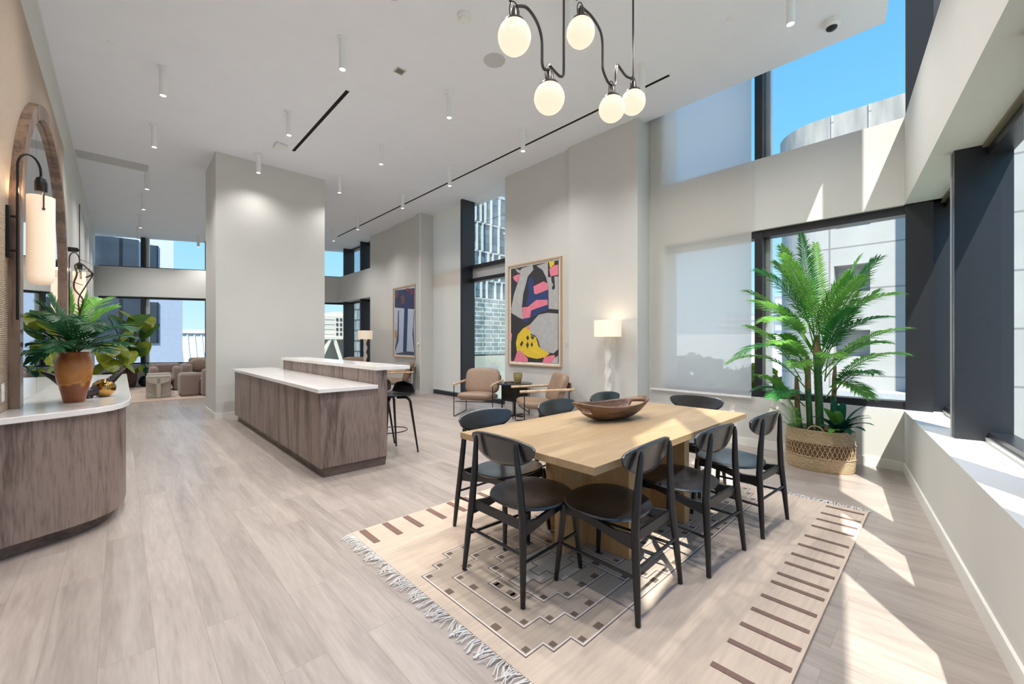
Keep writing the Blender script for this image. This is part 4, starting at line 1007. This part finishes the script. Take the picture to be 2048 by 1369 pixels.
for i, (b_, tp, sg, ll) in enumerate(FR):
    b_ = (b_[0]+rp_.uniform(-.05, .05), b_[1]+rp_.uniform(-.06, .06), b_[2]-rp_.uniform(0, .38))
    mb = MB(); frond(mb, rel(b_, PO), rel(tp, PO), sg+rp_.uniform(0, .08), ll*1.08, n=40, w=.0085, start=.26, droop=.22, rnd=rp_, rr=.007)
    obj('frond', mb, M['leaf'] if i % 4 else M['leaf_dark'], palm, smooth=0)
fern = thing('fern', 'pale green fern in the left of the seagrass basket', 'fern', (5.33, 1.12, .37))
for tp in ((5.08, 1.20, .70), (5.10, 1.08, .66), (5.20, 1.32, .62), (5.05, 1.02, .56), (5.25, 1.18, .74), (5.15, 1.30, .50)):
    mb = MB(); frond(mb, (0, 0, 0), rel(tp, (5.33, 1.12, .37)), .3, .085, n=16, w=.005, start=.2, rnd=rp_, rr=.003); obj('frond', mb, M['leaf'], fern, smooth=0)
bl = thing('broadleaf_plant', 'low blue green broad leaved plant in the right of the seagrass basket', 'plant', (5.40, .76, .37))
LO = (5.40, .76, .37)
for tp, w_, mt in (((5.30, .80, .76), .05, 'leaf_blue'), ((5.25, .70, .74), .05, 'leaf_blue'), ((5.20, .50, .64), .04, 'leaf_blue'), ((5.16, .46, .56), .045, 'leaf_blue'), ((5.13, .52, .50), .05, 'leaf_blue'), ((5.05, .62, .46), .05, 'leaf_blue'), ((5.06, .86, .50), .045, 'leaf_blue'),
                   ((5.12, .94, .58), .045, 'leaf_blue'), ((5.18, .86, .68), .05, 'leaf'), ((5.20, .74, .66), .05, 'leaf'), ((5.05, .74, .54), .05, 'leaf_blue'), ((5.36, .50, .60), .04, 'leaf_blue'), ((5.10, .58, .60), .04, 'leaf_blue'), ((5.48, .55, .70), .04, 'leaf_blue'), ((5.0, .78, .44), .04, 'leaf')):
    mb = MB(); blade(mb, (0, 0, .02), rel(tp, LO), w_, .28); obj('leaf', mb, M[mt], bl, smooth=80)

# vase with palm leaves on the counter
VO = (-.26, 4.60, .89)
vm = bpy.data.materials.new('amber turned wood'); vm.use_nodes = True; nt = vm.node_tree; b = nt.nodes['Principled BSDF']; b.inputs['Roughness'].default_value = .28
t = nt.nodes.new('ShaderNodeTexCoord'); s = nt.nodes.new('ShaderNodeSeparateXYZ'); nt.links.new(t.outputs['Object'], s.inputs[0])
nz = nt.nodes.new('ShaderNodeTexNoise'); nz.inputs['Scale'].default_value = 5; nz.inputs['Detail'].default_value = 3; nz.inputs['Distortion'].default_value = 2; nt.links.new(t.outputs['Object'], nz.inputs['Vector'])
a = nt.nodes.new('ShaderNodeMath'); a.operation = 'MULTIPLY_ADD'; a.inputs[1].default_value = .22; nt.links.new(nz.outputs['Fac'], a.inputs[0]); nt.links.new(s.outputs['Z'], a.inputs[2])
cr = nt.nodes.new('ShaderNodeValToRGB'); E_ = cr.color_ramp.elements
E_[0].position = .10; E_[0].color = lin((140, 76, 48)); E_[1].position = .52; E_[1].color = lin((150, 74, 48))
for p_, c_ in ((.235, (150, 86, 54)), (.25, (206, 146, 74)), (.28, (188, 118, 58)), (.34, (200, 136, 74)), (.44, (178, 110, 64))):
    q_ = E_.new(p_); q_.color = lin(c_)
nt.links.new(a.outputs[0], cr.inputs[0]); nt.links.new(cr.outputs[0], b.inputs['Base Color'])
o = tag(obj('wooden_vase', MB().lathe([(.056, 0), (.060, .006), (.074, .08), (.096, .18), (.105, .26), (.102, .31), (.092, .345), (.082, .36), (.087, .378), (.083, .384), (.074, .378), (.07, .35)], n=44, capb=False), vm, smooth=60), 'large amber and brown turned wooden vase holding palm leaves on the curved counter', 'vase')
o.location = VO
vp = thing('palm_leaf_arrangement', 'spray of dark green palm leaves standing in the amber wooden vase', 'plant', (VO[0], VO[1], 1.15))
VR = (VO[0], VO[1], 1.15)
VF= [(-0.52, 4.563, 1.42), (-0.525, 4.568, 1.323), (-0.472, 4.56, 1.526), (-0.462, 4.37, 1.269), (-0.43, 4.616, 1.619), (-0.45, 4.428, 1.218), (-0.388, 4.645, 1.683), (-0.279, 4.541, 1.721), (-0.296, 4.074, 1.499), (-0.203, 4.607, 1.71), (-0.041, 4.591, 1.617), (0.045, 4.371, 1.445), (0.022, 4.255, 1.322), (0.059, 4.565, 1.385), (-0.111, 4.795, 1.699), (-0.078, 4.143, 1.28), (-0.32, 4.097, 1.298), (-0.128, 3.984, 1.433)]
TW= [(-0.234, 4.526, 1.246), (-0.245, 4.536, 1.443), (-0.225, 4.518, 1.576), (-0.208, 4.473, 1.668), (-0.254, 4.559, 1.747), (-0.258, 4.549, 1.803), (-0.242, 4.534, 1.867), (-0.253, 4.544, 1.928), (-0.227, 4.547, 1.951), (-0.192, 4.487, 1.917), (-0.157, 4.453, 1.867), (-0.192, 4.487, 1.841)]
TW2= [(-0.232, 4.552, 1.245), (-0.227, 4.547, 1.52), (-0.235, 4.555, 1.672), (-0.198, 4.492, 1.765), (-0.163, 4.486, 1.844), (-0.154, 4.45, 1.871), (-0.183, 4.505, 1.894)]
rp_ = random.Random(11)
for i, tp in enumerate(VF):
    tp = (max(tp[0], -.49), tp[1], tp[2]); sg = .22+.1*(i % 3)
    if i in (7, 9, 6): sg = .05
    mb = MB(); a_ = 2*PI*i/len(VF); frond(mb, (.02*math.cos(a_), .02*math.sin(a_), .10), rel(tp, VR), sg, .18, n=22, w=.0105, start=.18, droop=.12, rnd=rp_, rr=.004)
    mb.v = [(max(v[0], -.497-VR[0]), v[1], v[2]) for v in mb.v]
    obj('frond', mb, M['leaf_vase'] if i not in (7, 9, 10, 14) else M['leaf'], vp, smooth=0)
t = thing('twisted_branch', 'bare brown twisted branch rising from the amber wooden vase', 'branch', (VO[0], VO[1], 1.2))
TR = (VO[0], VO[1], 1.2)
obj('twig', MB().tube(smooth_path([rel(p, TR) for p in TW], 5), .0055, 6), M['twig'], t)
obj('twig', MB().tube(smooth_path([rel(p, TR) for p in TW2], 5), .004, 6), M['twig'], t)
rr_ = random.Random(2)
for k in (5, 6, 8, 9, 10):
    p = rel(TW[k], TR); obj('twig', MB().tube([p, (p[0]+rr_.uniform(-.05, .05), p[1]+rr_.uniform(-.03, .03), p[2]+rr_.uniform(-.02, .05)), (p[0]+rr_.uniform(-.07, .07), p[1]+rr_.uniform(-.04, .04), p[2]+rr_.uniform(-.05, .05))], [.003, .0025, .001], 5), M['twig'], t)
t = thing('horn_sculpture', 'dark pointed horn-shaped sculpture lying behind the amber vase on the counter', 'sculpture', (-.2, 4.82, .89))
hp = smooth_path([(-.24, -.12, .235), (-.18, -.09, .19), (-.10, -.05, .11), (0, 0, .045), (.10, .04, .10), (.17, .07, .17), (.23, .10, .235)], 6)
obj('body', MB().tube(hp, [.004+.036*math.sin(PI*k/(len(hp)-1))**.8 for k in range(len(hp))], 12), M['horn'], t)
obj('foot', MB().lathe([(.035, 0), (.03, .015), (.02, .03)], n=20), M['horn'], t)
t = tag(obj('brass_vessel', MB().lathe([(.03, 0), (.06, .012), (.088, .05), (.092, .085), (.075, .12), (.045, .14), (.02, .148), (.001, .15)], n=32, sx=.85, sy=.85), M['gold'], smooth=60), 'egg shaped polished brass vessel on the counter just behind the amber vase', 'vessel')
t.location = (-.105, 4.88, .89)

# ------------------------------------------------------------------ far lounge
def pot(name, lb, cat, x, y, r, h, m, prof=None):
    t = thing(name, lb, cat, (x, y, 0))
    prof = prof or [(r*.72, 0), (r*.8, .01), (r*.98, h*.5), (r, h*.98), (r*.95, h), (r*.88, h*.96), (r*.86, h*.9)]
    obj('pot_body', MB().lathe(prof, n=30, capb=False), m, t, smooth=60); obj('soil', MB().lathe([(.01, h*.9), (r*.87, h*.9)], n=24, capb=False), M['soil'], t)
    return t
pot('woven_pot', 'tall dark brown woven pot of the large leaved plant beyond the counter', 'pot', .12, 16.75, .24, .52, M['wicker_brown'])
pot('woven_pot', 'dark brown woven pot of the yellow green plant behind the counter end', 'pot', -.14, 15.9, .24, .50, M['wicker_brown'])
pot('round_pot', 'small round black pot on the far rug edge under the far window', 'pot', .55, 16.85, .17, .32, M['dark_pot'], [(.09, 0), (.15, .05), (.18, .14), (.15, .24), (.10, .30), (.09, .31), (.085, .28)])
rp_ = random.Random(21)
def leafplant(name, lb, o_, tips, L, w_, mt, pet=.006, xmin=-9):
    t = thing(name, lb, 'plant', o_)
    for i, p in enumerate(tips):
        p = Vector(rel(p, o_)); az = math.atan2(p.y-.0, p.x)+rp_.uniform(-.8, .8); ll = L*rp_.uniform(.8, 1.15)
        # leaf hangs around p, petiole from the pot
        az = -PI/2+rp_.uniform(-1.3, 1.3) if i % 4 else az
        d = Vector((math.cos(az)*.75, math.sin(az)*.75, -.75)); d.normalize()
        a_ = p-d*ll*.5; b_ = p+d*ll*.5
        mb = MB(); mb.tube(smooth_path([(0, 0, 0), (a_.x*.35, a_.y*.35, a_.z*.6), tuple(a_)], 5), pet, 6)
        blade(mb, a_, b_, w_*rp_.uniform(.85, 1.1), .14, .18, 9, True)
        mb.v = [(max(v[0], xmin-o_[0]), v[1], v[2]) for v in mb.v]
        obj('leaf', mb, M[mt if i % 3 or mt == 'leaf_lime' else 'leaf_lime'], t, smooth=80)
    return t
leafplant('philodendron', 'tall plant with big drooping leaves in the tall woven pot by the far window', (.12, 16.75, .46),
    [(.22, 16.8, 2.0), (.48, 16.7, 1.78), (.62, 16.55, 1.64), (.25, 16.2, 1.60), (.0, 16.7, 1.25), (-.12, 16.5, .95), (.45, 16.9, 1.12), (.30, 16.6, .92), (.10, 17.0, 1.15), (.55, 16.8, 1.9), (.35, 16.5, 1.9), (-.05, 16.9, 1.85)], .72, .27, 'leaf_phil', .014)
leafplant('broadleaf_plant', 'low plant with broad yellow green leaves in the woven pot behind the counter end', (-.14, 15.9, .45),
    [(-.2, 15.5, 1.13), (.0, 15.7, 1.1), (-.3, 15.6, .95), (-.02, 15.6, .82), (-.34, 16.0, 1.05), (.16, 15.8, .9), (-.2, 15.4, .7), (-.38, 15.6, .62), (.1, 15.5, .66), (-.1, 16.1, 1.2)], .55, .2, 'leaf_lime', .012, -.57)
leafplant('broadleaf_plant', 'small dark leaved plant in the round black pot under the far window', (.55, 16.85, .29),
    [(.45, 16.7, .55), (.62, 16.6, .60), (.75, 16.75, .58), (.38, 16.8, .48), (.55, 16.6, .50), (.85, 16.8, .52), (.66, 16.95, .62), (.5, 17.0, .60)], .26, .07, 'leaf_blue', .006)
rgm = mat('far rug wool', (206, 184, 168), .95, var=.12, vscale=.9)
t = tag(obj('area_rug', MB().prism([(-.45, 12.35), (3.4, 12.35), (3.4, 15.75), (-.45, 16.4)], 0, .012), rgm, smooth=0), 'pale terracotta rug under the mauve sofa in the far lounge', 'rug')
def stone_stool(lb, x, y, rz):
    t = thing('stone_stool', lb, 'stool', (x, y, .012), rz, 'limestone stools')
    w_ = .23; h = .53
    # front slab with two quarter-round cut reliefs and a central fin
    obj('slab', MB().box(-w_, w_, -.06, .06, 0, h), M['stone'], t, bev=.015)
    obj('fin', MB().box(-.045, .045, -.2, .2, 0, h-.05), M['stone'], t, bev=.02)
    n = 12; mb = MB()
    poly = [(-w_, 0)]+[(-w_+w_*2*(k/n), 0) for k in range(1, n+1)]
    loops = []
    for y_ in (-.2, .2):
        loops.append([(x_, y_, z_) for x_, z_ in [(-w_, h-.045), (w_, h-.045)]+[((w_-.0)*math.cos(a)*1.0, (h-.045)-.15*math.sin(a)) for a in [PI*k/14 for k in range(1, 14)]]])
    obj('bowl_top', mb.ring(loops), M['stone'], t, smooth=40)
    obj('seat', MB().box(-w_, w_, -.2, .2, h-.045, h), M['stone'], t, bev=.012)
    return t
stone_stool('pale limestone stool with T-shaped front nearest on the far rug', .66, 13.10, R(-3))
stone_stool('second pale limestone stool, half hidden behind the nearer one', .72, 14.05, R(4))
sf = thing('sofa', 'mauve boucle sofa unit with its end block turned to the camera beside the pillar', 'sofa', (1.75, 13.0, .012))
obj('arm_block', MB().box(-.70, -.30, -.15, .55, 0, .56), M['sofa'], sf, bev=.06)
obj('seat_block', MB().box(-.30, .8, -.25, .6, 0, .40), M['sofa'], sf, bev=.05)
obj('backrest', MB().box(-.30, .9, -.42, -.20, 0, .67), M['sofa'], sf, bev=.06)
sf = thing('sofa', 'mauve boucle sofa with cushions against the far window', 'sofa', (2.4, 15.5, .012))
obj('seat_block', MB().box(-.9, .9, -.35, .5, .05, .42), M['sofa'], sf, bev=.06)
obj('backrest', MB().box(-.9, .9, .38, .62, .05, .86), M['sofa'], sf, bev=.08)
obj('armrest', MB().box(-1.1, -.88, -.35, .62, 0, .70), M['sofa'], sf, bev=.08)
for k, (x, z, a, lb) in enumerate(((1.72, .66, 15, 'taupe cushion leaning at the left end of the far sofa'), (2.1, .60, 10, 'folded taupe cushion lying in the middle of the far sofa'), (2.5, .68, 20, 'taupe cushion at the right of the far sofa beside the pillar'))):
    o = tag(obj('cushion', MB().pillow((0, 0, 0), (.46, .16, .40), Matrix.Rotation(R(a), 3, 'X')), M['cushion'], smooth=80), lb, 'cushion', 'sofa cushions'); o.location = (x, 15.72, z)
ac = thing('lounge_chair', 'rounded mauve boucle armchair behind the limestone stools', 'armchair', (.90, 14.98, .012), R(0))
obj('armrest', MB().box(-.34, -.16, -.36, .36, 0, .66), M['sofa'], ac, bev=.07)
obj('armrest', MB().box(.16, .34, -.36, .36, 0, .66), M['sofa'], ac, bev=.07)
obj('seat_cushion', MB().pillow((0, -.04, .33), (.42, .66, .2), p=5), M['sofa'], ac, smooth=80)
obj('backrest', MB().box(-.34, .34, .24, .42, .12, .74), M['sofa'], ac, bev=.07)

# ------------------------------------------------------------------ the town outside
struct('ground', MB().box(-150, 250, -120, 300, -8.4, -8), mat('distant ground', (150, 156, 140), .9, var=.15, vscale=.05), smooth=0)
conc = brick_mat('white concrete panels', (184, 182, 178), (179, 177, 173), (140, 138, 136), 3.1, 1.62, .03, plane='uz', offset=0, noise=.05, rough=.8)
stain = mat('stained concrete parapet', (168, 164, 158), .9, var=.22, vscale=1.2, stretch=(3, 3, .5))
b1 = thing('concrete_building', 'white panelled concrete building with rounded corner filling the palm window', 'building', (20, 0, -8))
def arcpts(x0, off):
    r = 1.7+off; c = (x0+1.7, 3.35)
    return [(c[0]-r*math.cos(a), c[1]+r*math.sin(a)) for a in [PI/2*k/14 for k in range(15)]]
mb = MB()
fp = [(20, 2.96)]+arcpts(20, 0)+[(40, 5.05), (40, -12), (20.9, -12), (20.9, 2.96)]
mb.prism([(x-20, y) for x, y in fp], 0, 15.9)
mb.box(0, 1.0, -12, 1.9, 0, 15.9)
zs = [8.8, 9.8, 11.24, 12.28, 13.7, 14.75]
pz = 0
for z0, z1 in zip(zs[::2], zs[1::2]): mb.box(0, .9, 1.9, 2.96, pz, z0); pz = z1
mb.box(0, .9, 1.9, 2.96, pz, 15.9); obj('wall', mb, conc, b1, smooth=0)
wd = mat('shaded window recess', (186, 190, 194), .4)
for z0, z1 in zip(zs[::2], zs[1::2]): obj('window', MB().box(.82, .9, 1.9, 2.96, z0, z1), wd, b1, smooth=0)
mb = MB(); pp = [(x-20, y) for x, y in [(19.94, -12)]+arcpts(20, .06)+[(40, 4.86), (40, -12)]]
mb.prism(pp, 15.9, 18.1); obj('parapet', mb, stain, b1, smooth=40)
for y_ in (-1.4, .4, 1.9, 3.0): obj('joint_strip', MB().box(-.1, -.05, y_-.04, y_+.04, 15.9, 18.1), conc, b1, smooth=0)
obj('ledge', MB().box(-1.2, .0, -12, 3.0, 0, 7.6), mat('grey podium wall', (178, 180, 182), .85, var=.05), b1, smooth=0)
obj('wing', MB().box(-2, 0, -20, -.25, 0, 17.6), conc, b1, smooth=0)

gt = thing('glass_tower', 'blue green glass tower with white vertical fins seen through the narrow tall window', 'building', (42, 58, -8))
gm = brick_mat('tower curtain wall', (70, 104, 122), (116, 150, 160), (60, 74, 84), 1.3, 1.0, .05, rough=.12, plane='uz', offset=0, noise=.35, spec=.9)
obj('facade', MB().box(-14, 22, -11.2, -3, 7, 33.2), gm, gt, smooth=0)
obj('roof_band', MB().box(-14.1, 22.1, -11.3, -3, 31.2, 31.6), mat('tower white band', (206, 216, 218), .5), gt, smooth=0)
wf = mat('white facade fins', (226, 230, 226), .5)
rt = random.Random(4)
for lv, (z0, z1) in enumerate(((26.9, 31.0), (22.7, 26.8), (18.5, 22.6), (15.6, 18.4))):
    x = -8+lv*.4
    obj('floor_band', MB().box(-14, 22, -11.35, -11.2, z0-.18, z0), wf, gt, smooth=0)
    for k in range(11):
        x += rt.uniform(.8, 1.7); obj('facade_fin', MB().box(x-.07, x+.07, -11.6, -11.2, z0, z1), wf, gt, smooth=0)
gl = brick_mat('glazed louvre podium', (112, 142, 146), (160, 170, 160), (226, 232, 226), 1.5, .62, .06, rough=.3, plane='xz', offset=.3, noise=.3)
obj('podium', MB().box(-14, 22, -13, -11.2, 7.6, 15.6), gl, gt, smooth=0)
obj('base', MB().box(-14, 22, -13.4, -3, 0, 7.4), mat('tower concrete base', (196, 200, 184), .8, var=.1, vscale=.5), gt, smooth=0)
obj('base_opening', MB().box(-5.2, -2.6, -13.5, -13.3, 3.4, 5.9), wd, gt, smooth=0)
tag(obj('tower_block', MB().box(52, 56, 74, 80, -8, 36), brick_mat('white tower', (226, 226, 224), (216, 216, 216), (150, 160, 170), 2, 1.2, .2, plane='uz', offset=0), smooth=0), 'thin white tower top rising behind the glass tower', 'building')

bf = thing('office_block', 'blue grey shaded office block filling the far left windows', 'building', (-6, 27, -8))
bm = mat('blue grey render', (168, 178, 200), .8, var=.05)
bd = brick_mat('dark tinted glazing', (52, 58, 70), (72, 80, 92), (34, 38, 46), 1.2, 2.0, .06, rough=.25, plane='xz', offset=0, noise=.3)
# faces the room at y = 24 (local -3)
obj('wall', MB().box(-14, 8.04, -3, 6, 0, 11.4), bm, bf, smooth=0)
obj('upper_wall', MB().box(-14, 7.72, -3, 6, 11.4, 20), mat('pale render', (214, 216, 222), .8), bf, smooth=0)
obj('glazing', MB().box(-14, 6.55, -3.05, -3, 11.9, 13.75), bd, bf, smooth=0)
obj('glazing', MB().box(6.76, 7.19, -3.05, -3, 11.9, 13.6), bd, bf, smooth=0)
obj('glazing', MB().box(-14, 6.6, -3.05, -3, 9.2, 11.3), bd, bf, smooth=0)
for z0, z1 in ((9.3, 11.1), (7.2, 8.1)): obj('glazing', MB().box(6.78, 7.2, -3.05, -3, z0, z1), bd, bf, smooth=0)
hl = thing('ribbed_hall', 'low white building with ribbed sloping roof at the far window', 'building', (8, 46, -8))
rm = mat('white ribbed roof', (232, 232, 230), .6)
mb = MB(); mb.ring([[(-6, 0, 0), (1.2, 0, 0), (1.2, 0, 4), (-6, 0, 4)], [(-6, 5, 0), (1.2, 5, 0), (1.2, 5, 10.2), (-6, 5, 10.2)]])
obj('roof', mb, rm, hl, smooth=0)
mb = MB().box(-6.1, 1.3, 4.6, 5.3, 10.2, 10.6); obj('ridge', mb, rm, hl, smooth=0)
for k in range(12):
    x = -5.6+k*.55; obj('rib', MB().ring([[(x, -.15, 4.0), (x+.1, -.15, 4.0), (x+.1, .1, 4.0), (x, .1, 4.0)], [(x, 4.85, 10.25), (x+.1, 4.85, 10.25), (x+.1, 5.1, 10.25), (x, 5.1, 10.25)]]), mat('rib grey', (200, 202, 206), .6) if k == 0 else bpy.data.materials['rib grey'], hl, smooth=0)

ob = thing('office_building', 'cream office building with rows of dark windows over a truss base, beyond the corner window', 'building', (24, 62, -8))
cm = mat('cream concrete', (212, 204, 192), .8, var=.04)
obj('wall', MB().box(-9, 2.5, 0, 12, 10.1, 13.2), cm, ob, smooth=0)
obj('penthouse', MB().box(-.6, 2.5, 1, 10, 13.2, 13.9), cm, ob, smooth=0)
obj('deck', MB().box(-12, 5, -.6, 12, 9.75, 10.1), cm, ob, smooth=0)
dkw = mat('dark window strip', (70, 66, 70), .4)
for r_ in range(4):
    z = 10.3+r_*.72
    obj('window_strip', MB().box(-8.6, -1.2, -.05, 0, z+.18, z+.26), mat('soft joint', (196, 188, 180), .7) if r_ == 0 else bpy.data.materials['soft joint'], ob, smooth=0)
    for k in range(6): obj('window', MB().box(-.95+k*.55, -.65+k*.55, -.06, 0, z, z+.42), dkw, ob, smooth=0)
for x0, x1 in ((-1.9, -3.6), (-1.3, -.1), (2.2, .7), (2.8, 4.4), (-5.2, -3.9)):
    obj('truss_leg', MB().tube([(x0, -.3, 9.8), (x1, -.3, 6.0), (x1, -.3, 0)], .28, 6), cm, ob)
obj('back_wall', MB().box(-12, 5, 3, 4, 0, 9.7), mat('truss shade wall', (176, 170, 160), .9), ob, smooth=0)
tag(obj('grey_tower', MB().box(24.6, 31, 57.6, 60.8, -8, 6.9), brick_mat('grey tower panels', (176, 186, 184), (150, 164, 164), (90, 100, 104), 1.4, 1.5, .12, plane='uz', offset=.5, noise=.2), smooth=0), 'grey tower with scattered windows right of the cream office building', 'building')
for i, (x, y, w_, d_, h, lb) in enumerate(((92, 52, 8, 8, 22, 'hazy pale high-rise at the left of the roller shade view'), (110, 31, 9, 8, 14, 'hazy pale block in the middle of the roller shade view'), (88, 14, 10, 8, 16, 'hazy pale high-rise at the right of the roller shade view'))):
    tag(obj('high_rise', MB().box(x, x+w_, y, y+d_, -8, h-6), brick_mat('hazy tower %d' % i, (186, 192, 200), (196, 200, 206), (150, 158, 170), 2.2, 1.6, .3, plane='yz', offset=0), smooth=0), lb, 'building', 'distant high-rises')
tag(obj('warehouse', MB().box(70, 80, 6, 52, -8, 2.6), mat('white warehouse', (232, 234, 236), .8), smooth=0), 'long white low building behind the roller shade', 'building')
rp_ = random.Random(9)
def tree(x, y, h, r, lb, mt='leaf_phil'):
    t = thing('tree', lb, 'tree', (x, y, -8), group='trees outside')
    obj('trunk', MB().tube([(0, 0, 0), (.1, 0, h*.5), (0, .1, h*.8)], [.25, .2, .1], 8), M['cane_brown'], t)
    mb = MB()
    for k in range(420):
        a = rp_.uniform(0, 2*PI); u = rp_.uniform(-1, 1); q = rp_.uniform(.55, 1); s_ = math.sqrt(1-u*u)
        c = Vector((r*q*s_*math.cos(a), r*q*s_*math.sin(a), h+r*.8*q*u)); e1 = Vector((rp_.uniform(-1, 1), rp_.uniform(-1, 1), rp_.uniform(-1, 1))).normalized()*r*.16
        e2 = e1.cross(Vector((rp_.uniform(-1, 1), rp_.uniform(-1, 1), rp_.uniform(-1, 1)))).normalized()*r*.12
        mb.add([c-e1, c-e2, c+e1, c+e2], [(0, 1, 2, 3)])
    obj('crown', mb, M[mt], t, smooth=0)
for i, (x, y, h, r, lb) in enumerate(((31, 20.5, 5.6, 3.0, 'green tree crown faint behind the left of the roller shade'), (33, 13.6, 6.0, 3.0, 'green tree crown faint behind the middle of the roller shade'), (28, 8.0, 6.4, 1.9, 'yellow green tree in the narrow strip beside the palm window mullion'),
        (20.5, 54, 4.6, 1.6, 'palm-like shrub below the truss of the cream office building'), (24.6, 52, 5.0, 1.8, 'bushy green tree at the right of the truss base'), (31, 40, 4.5, 1.8, 'green tree at the foot of the glass tower'))):
    tree(x, y, h, r, lb, 'leaf_lime' if i == 2 else 'leaf_phil')
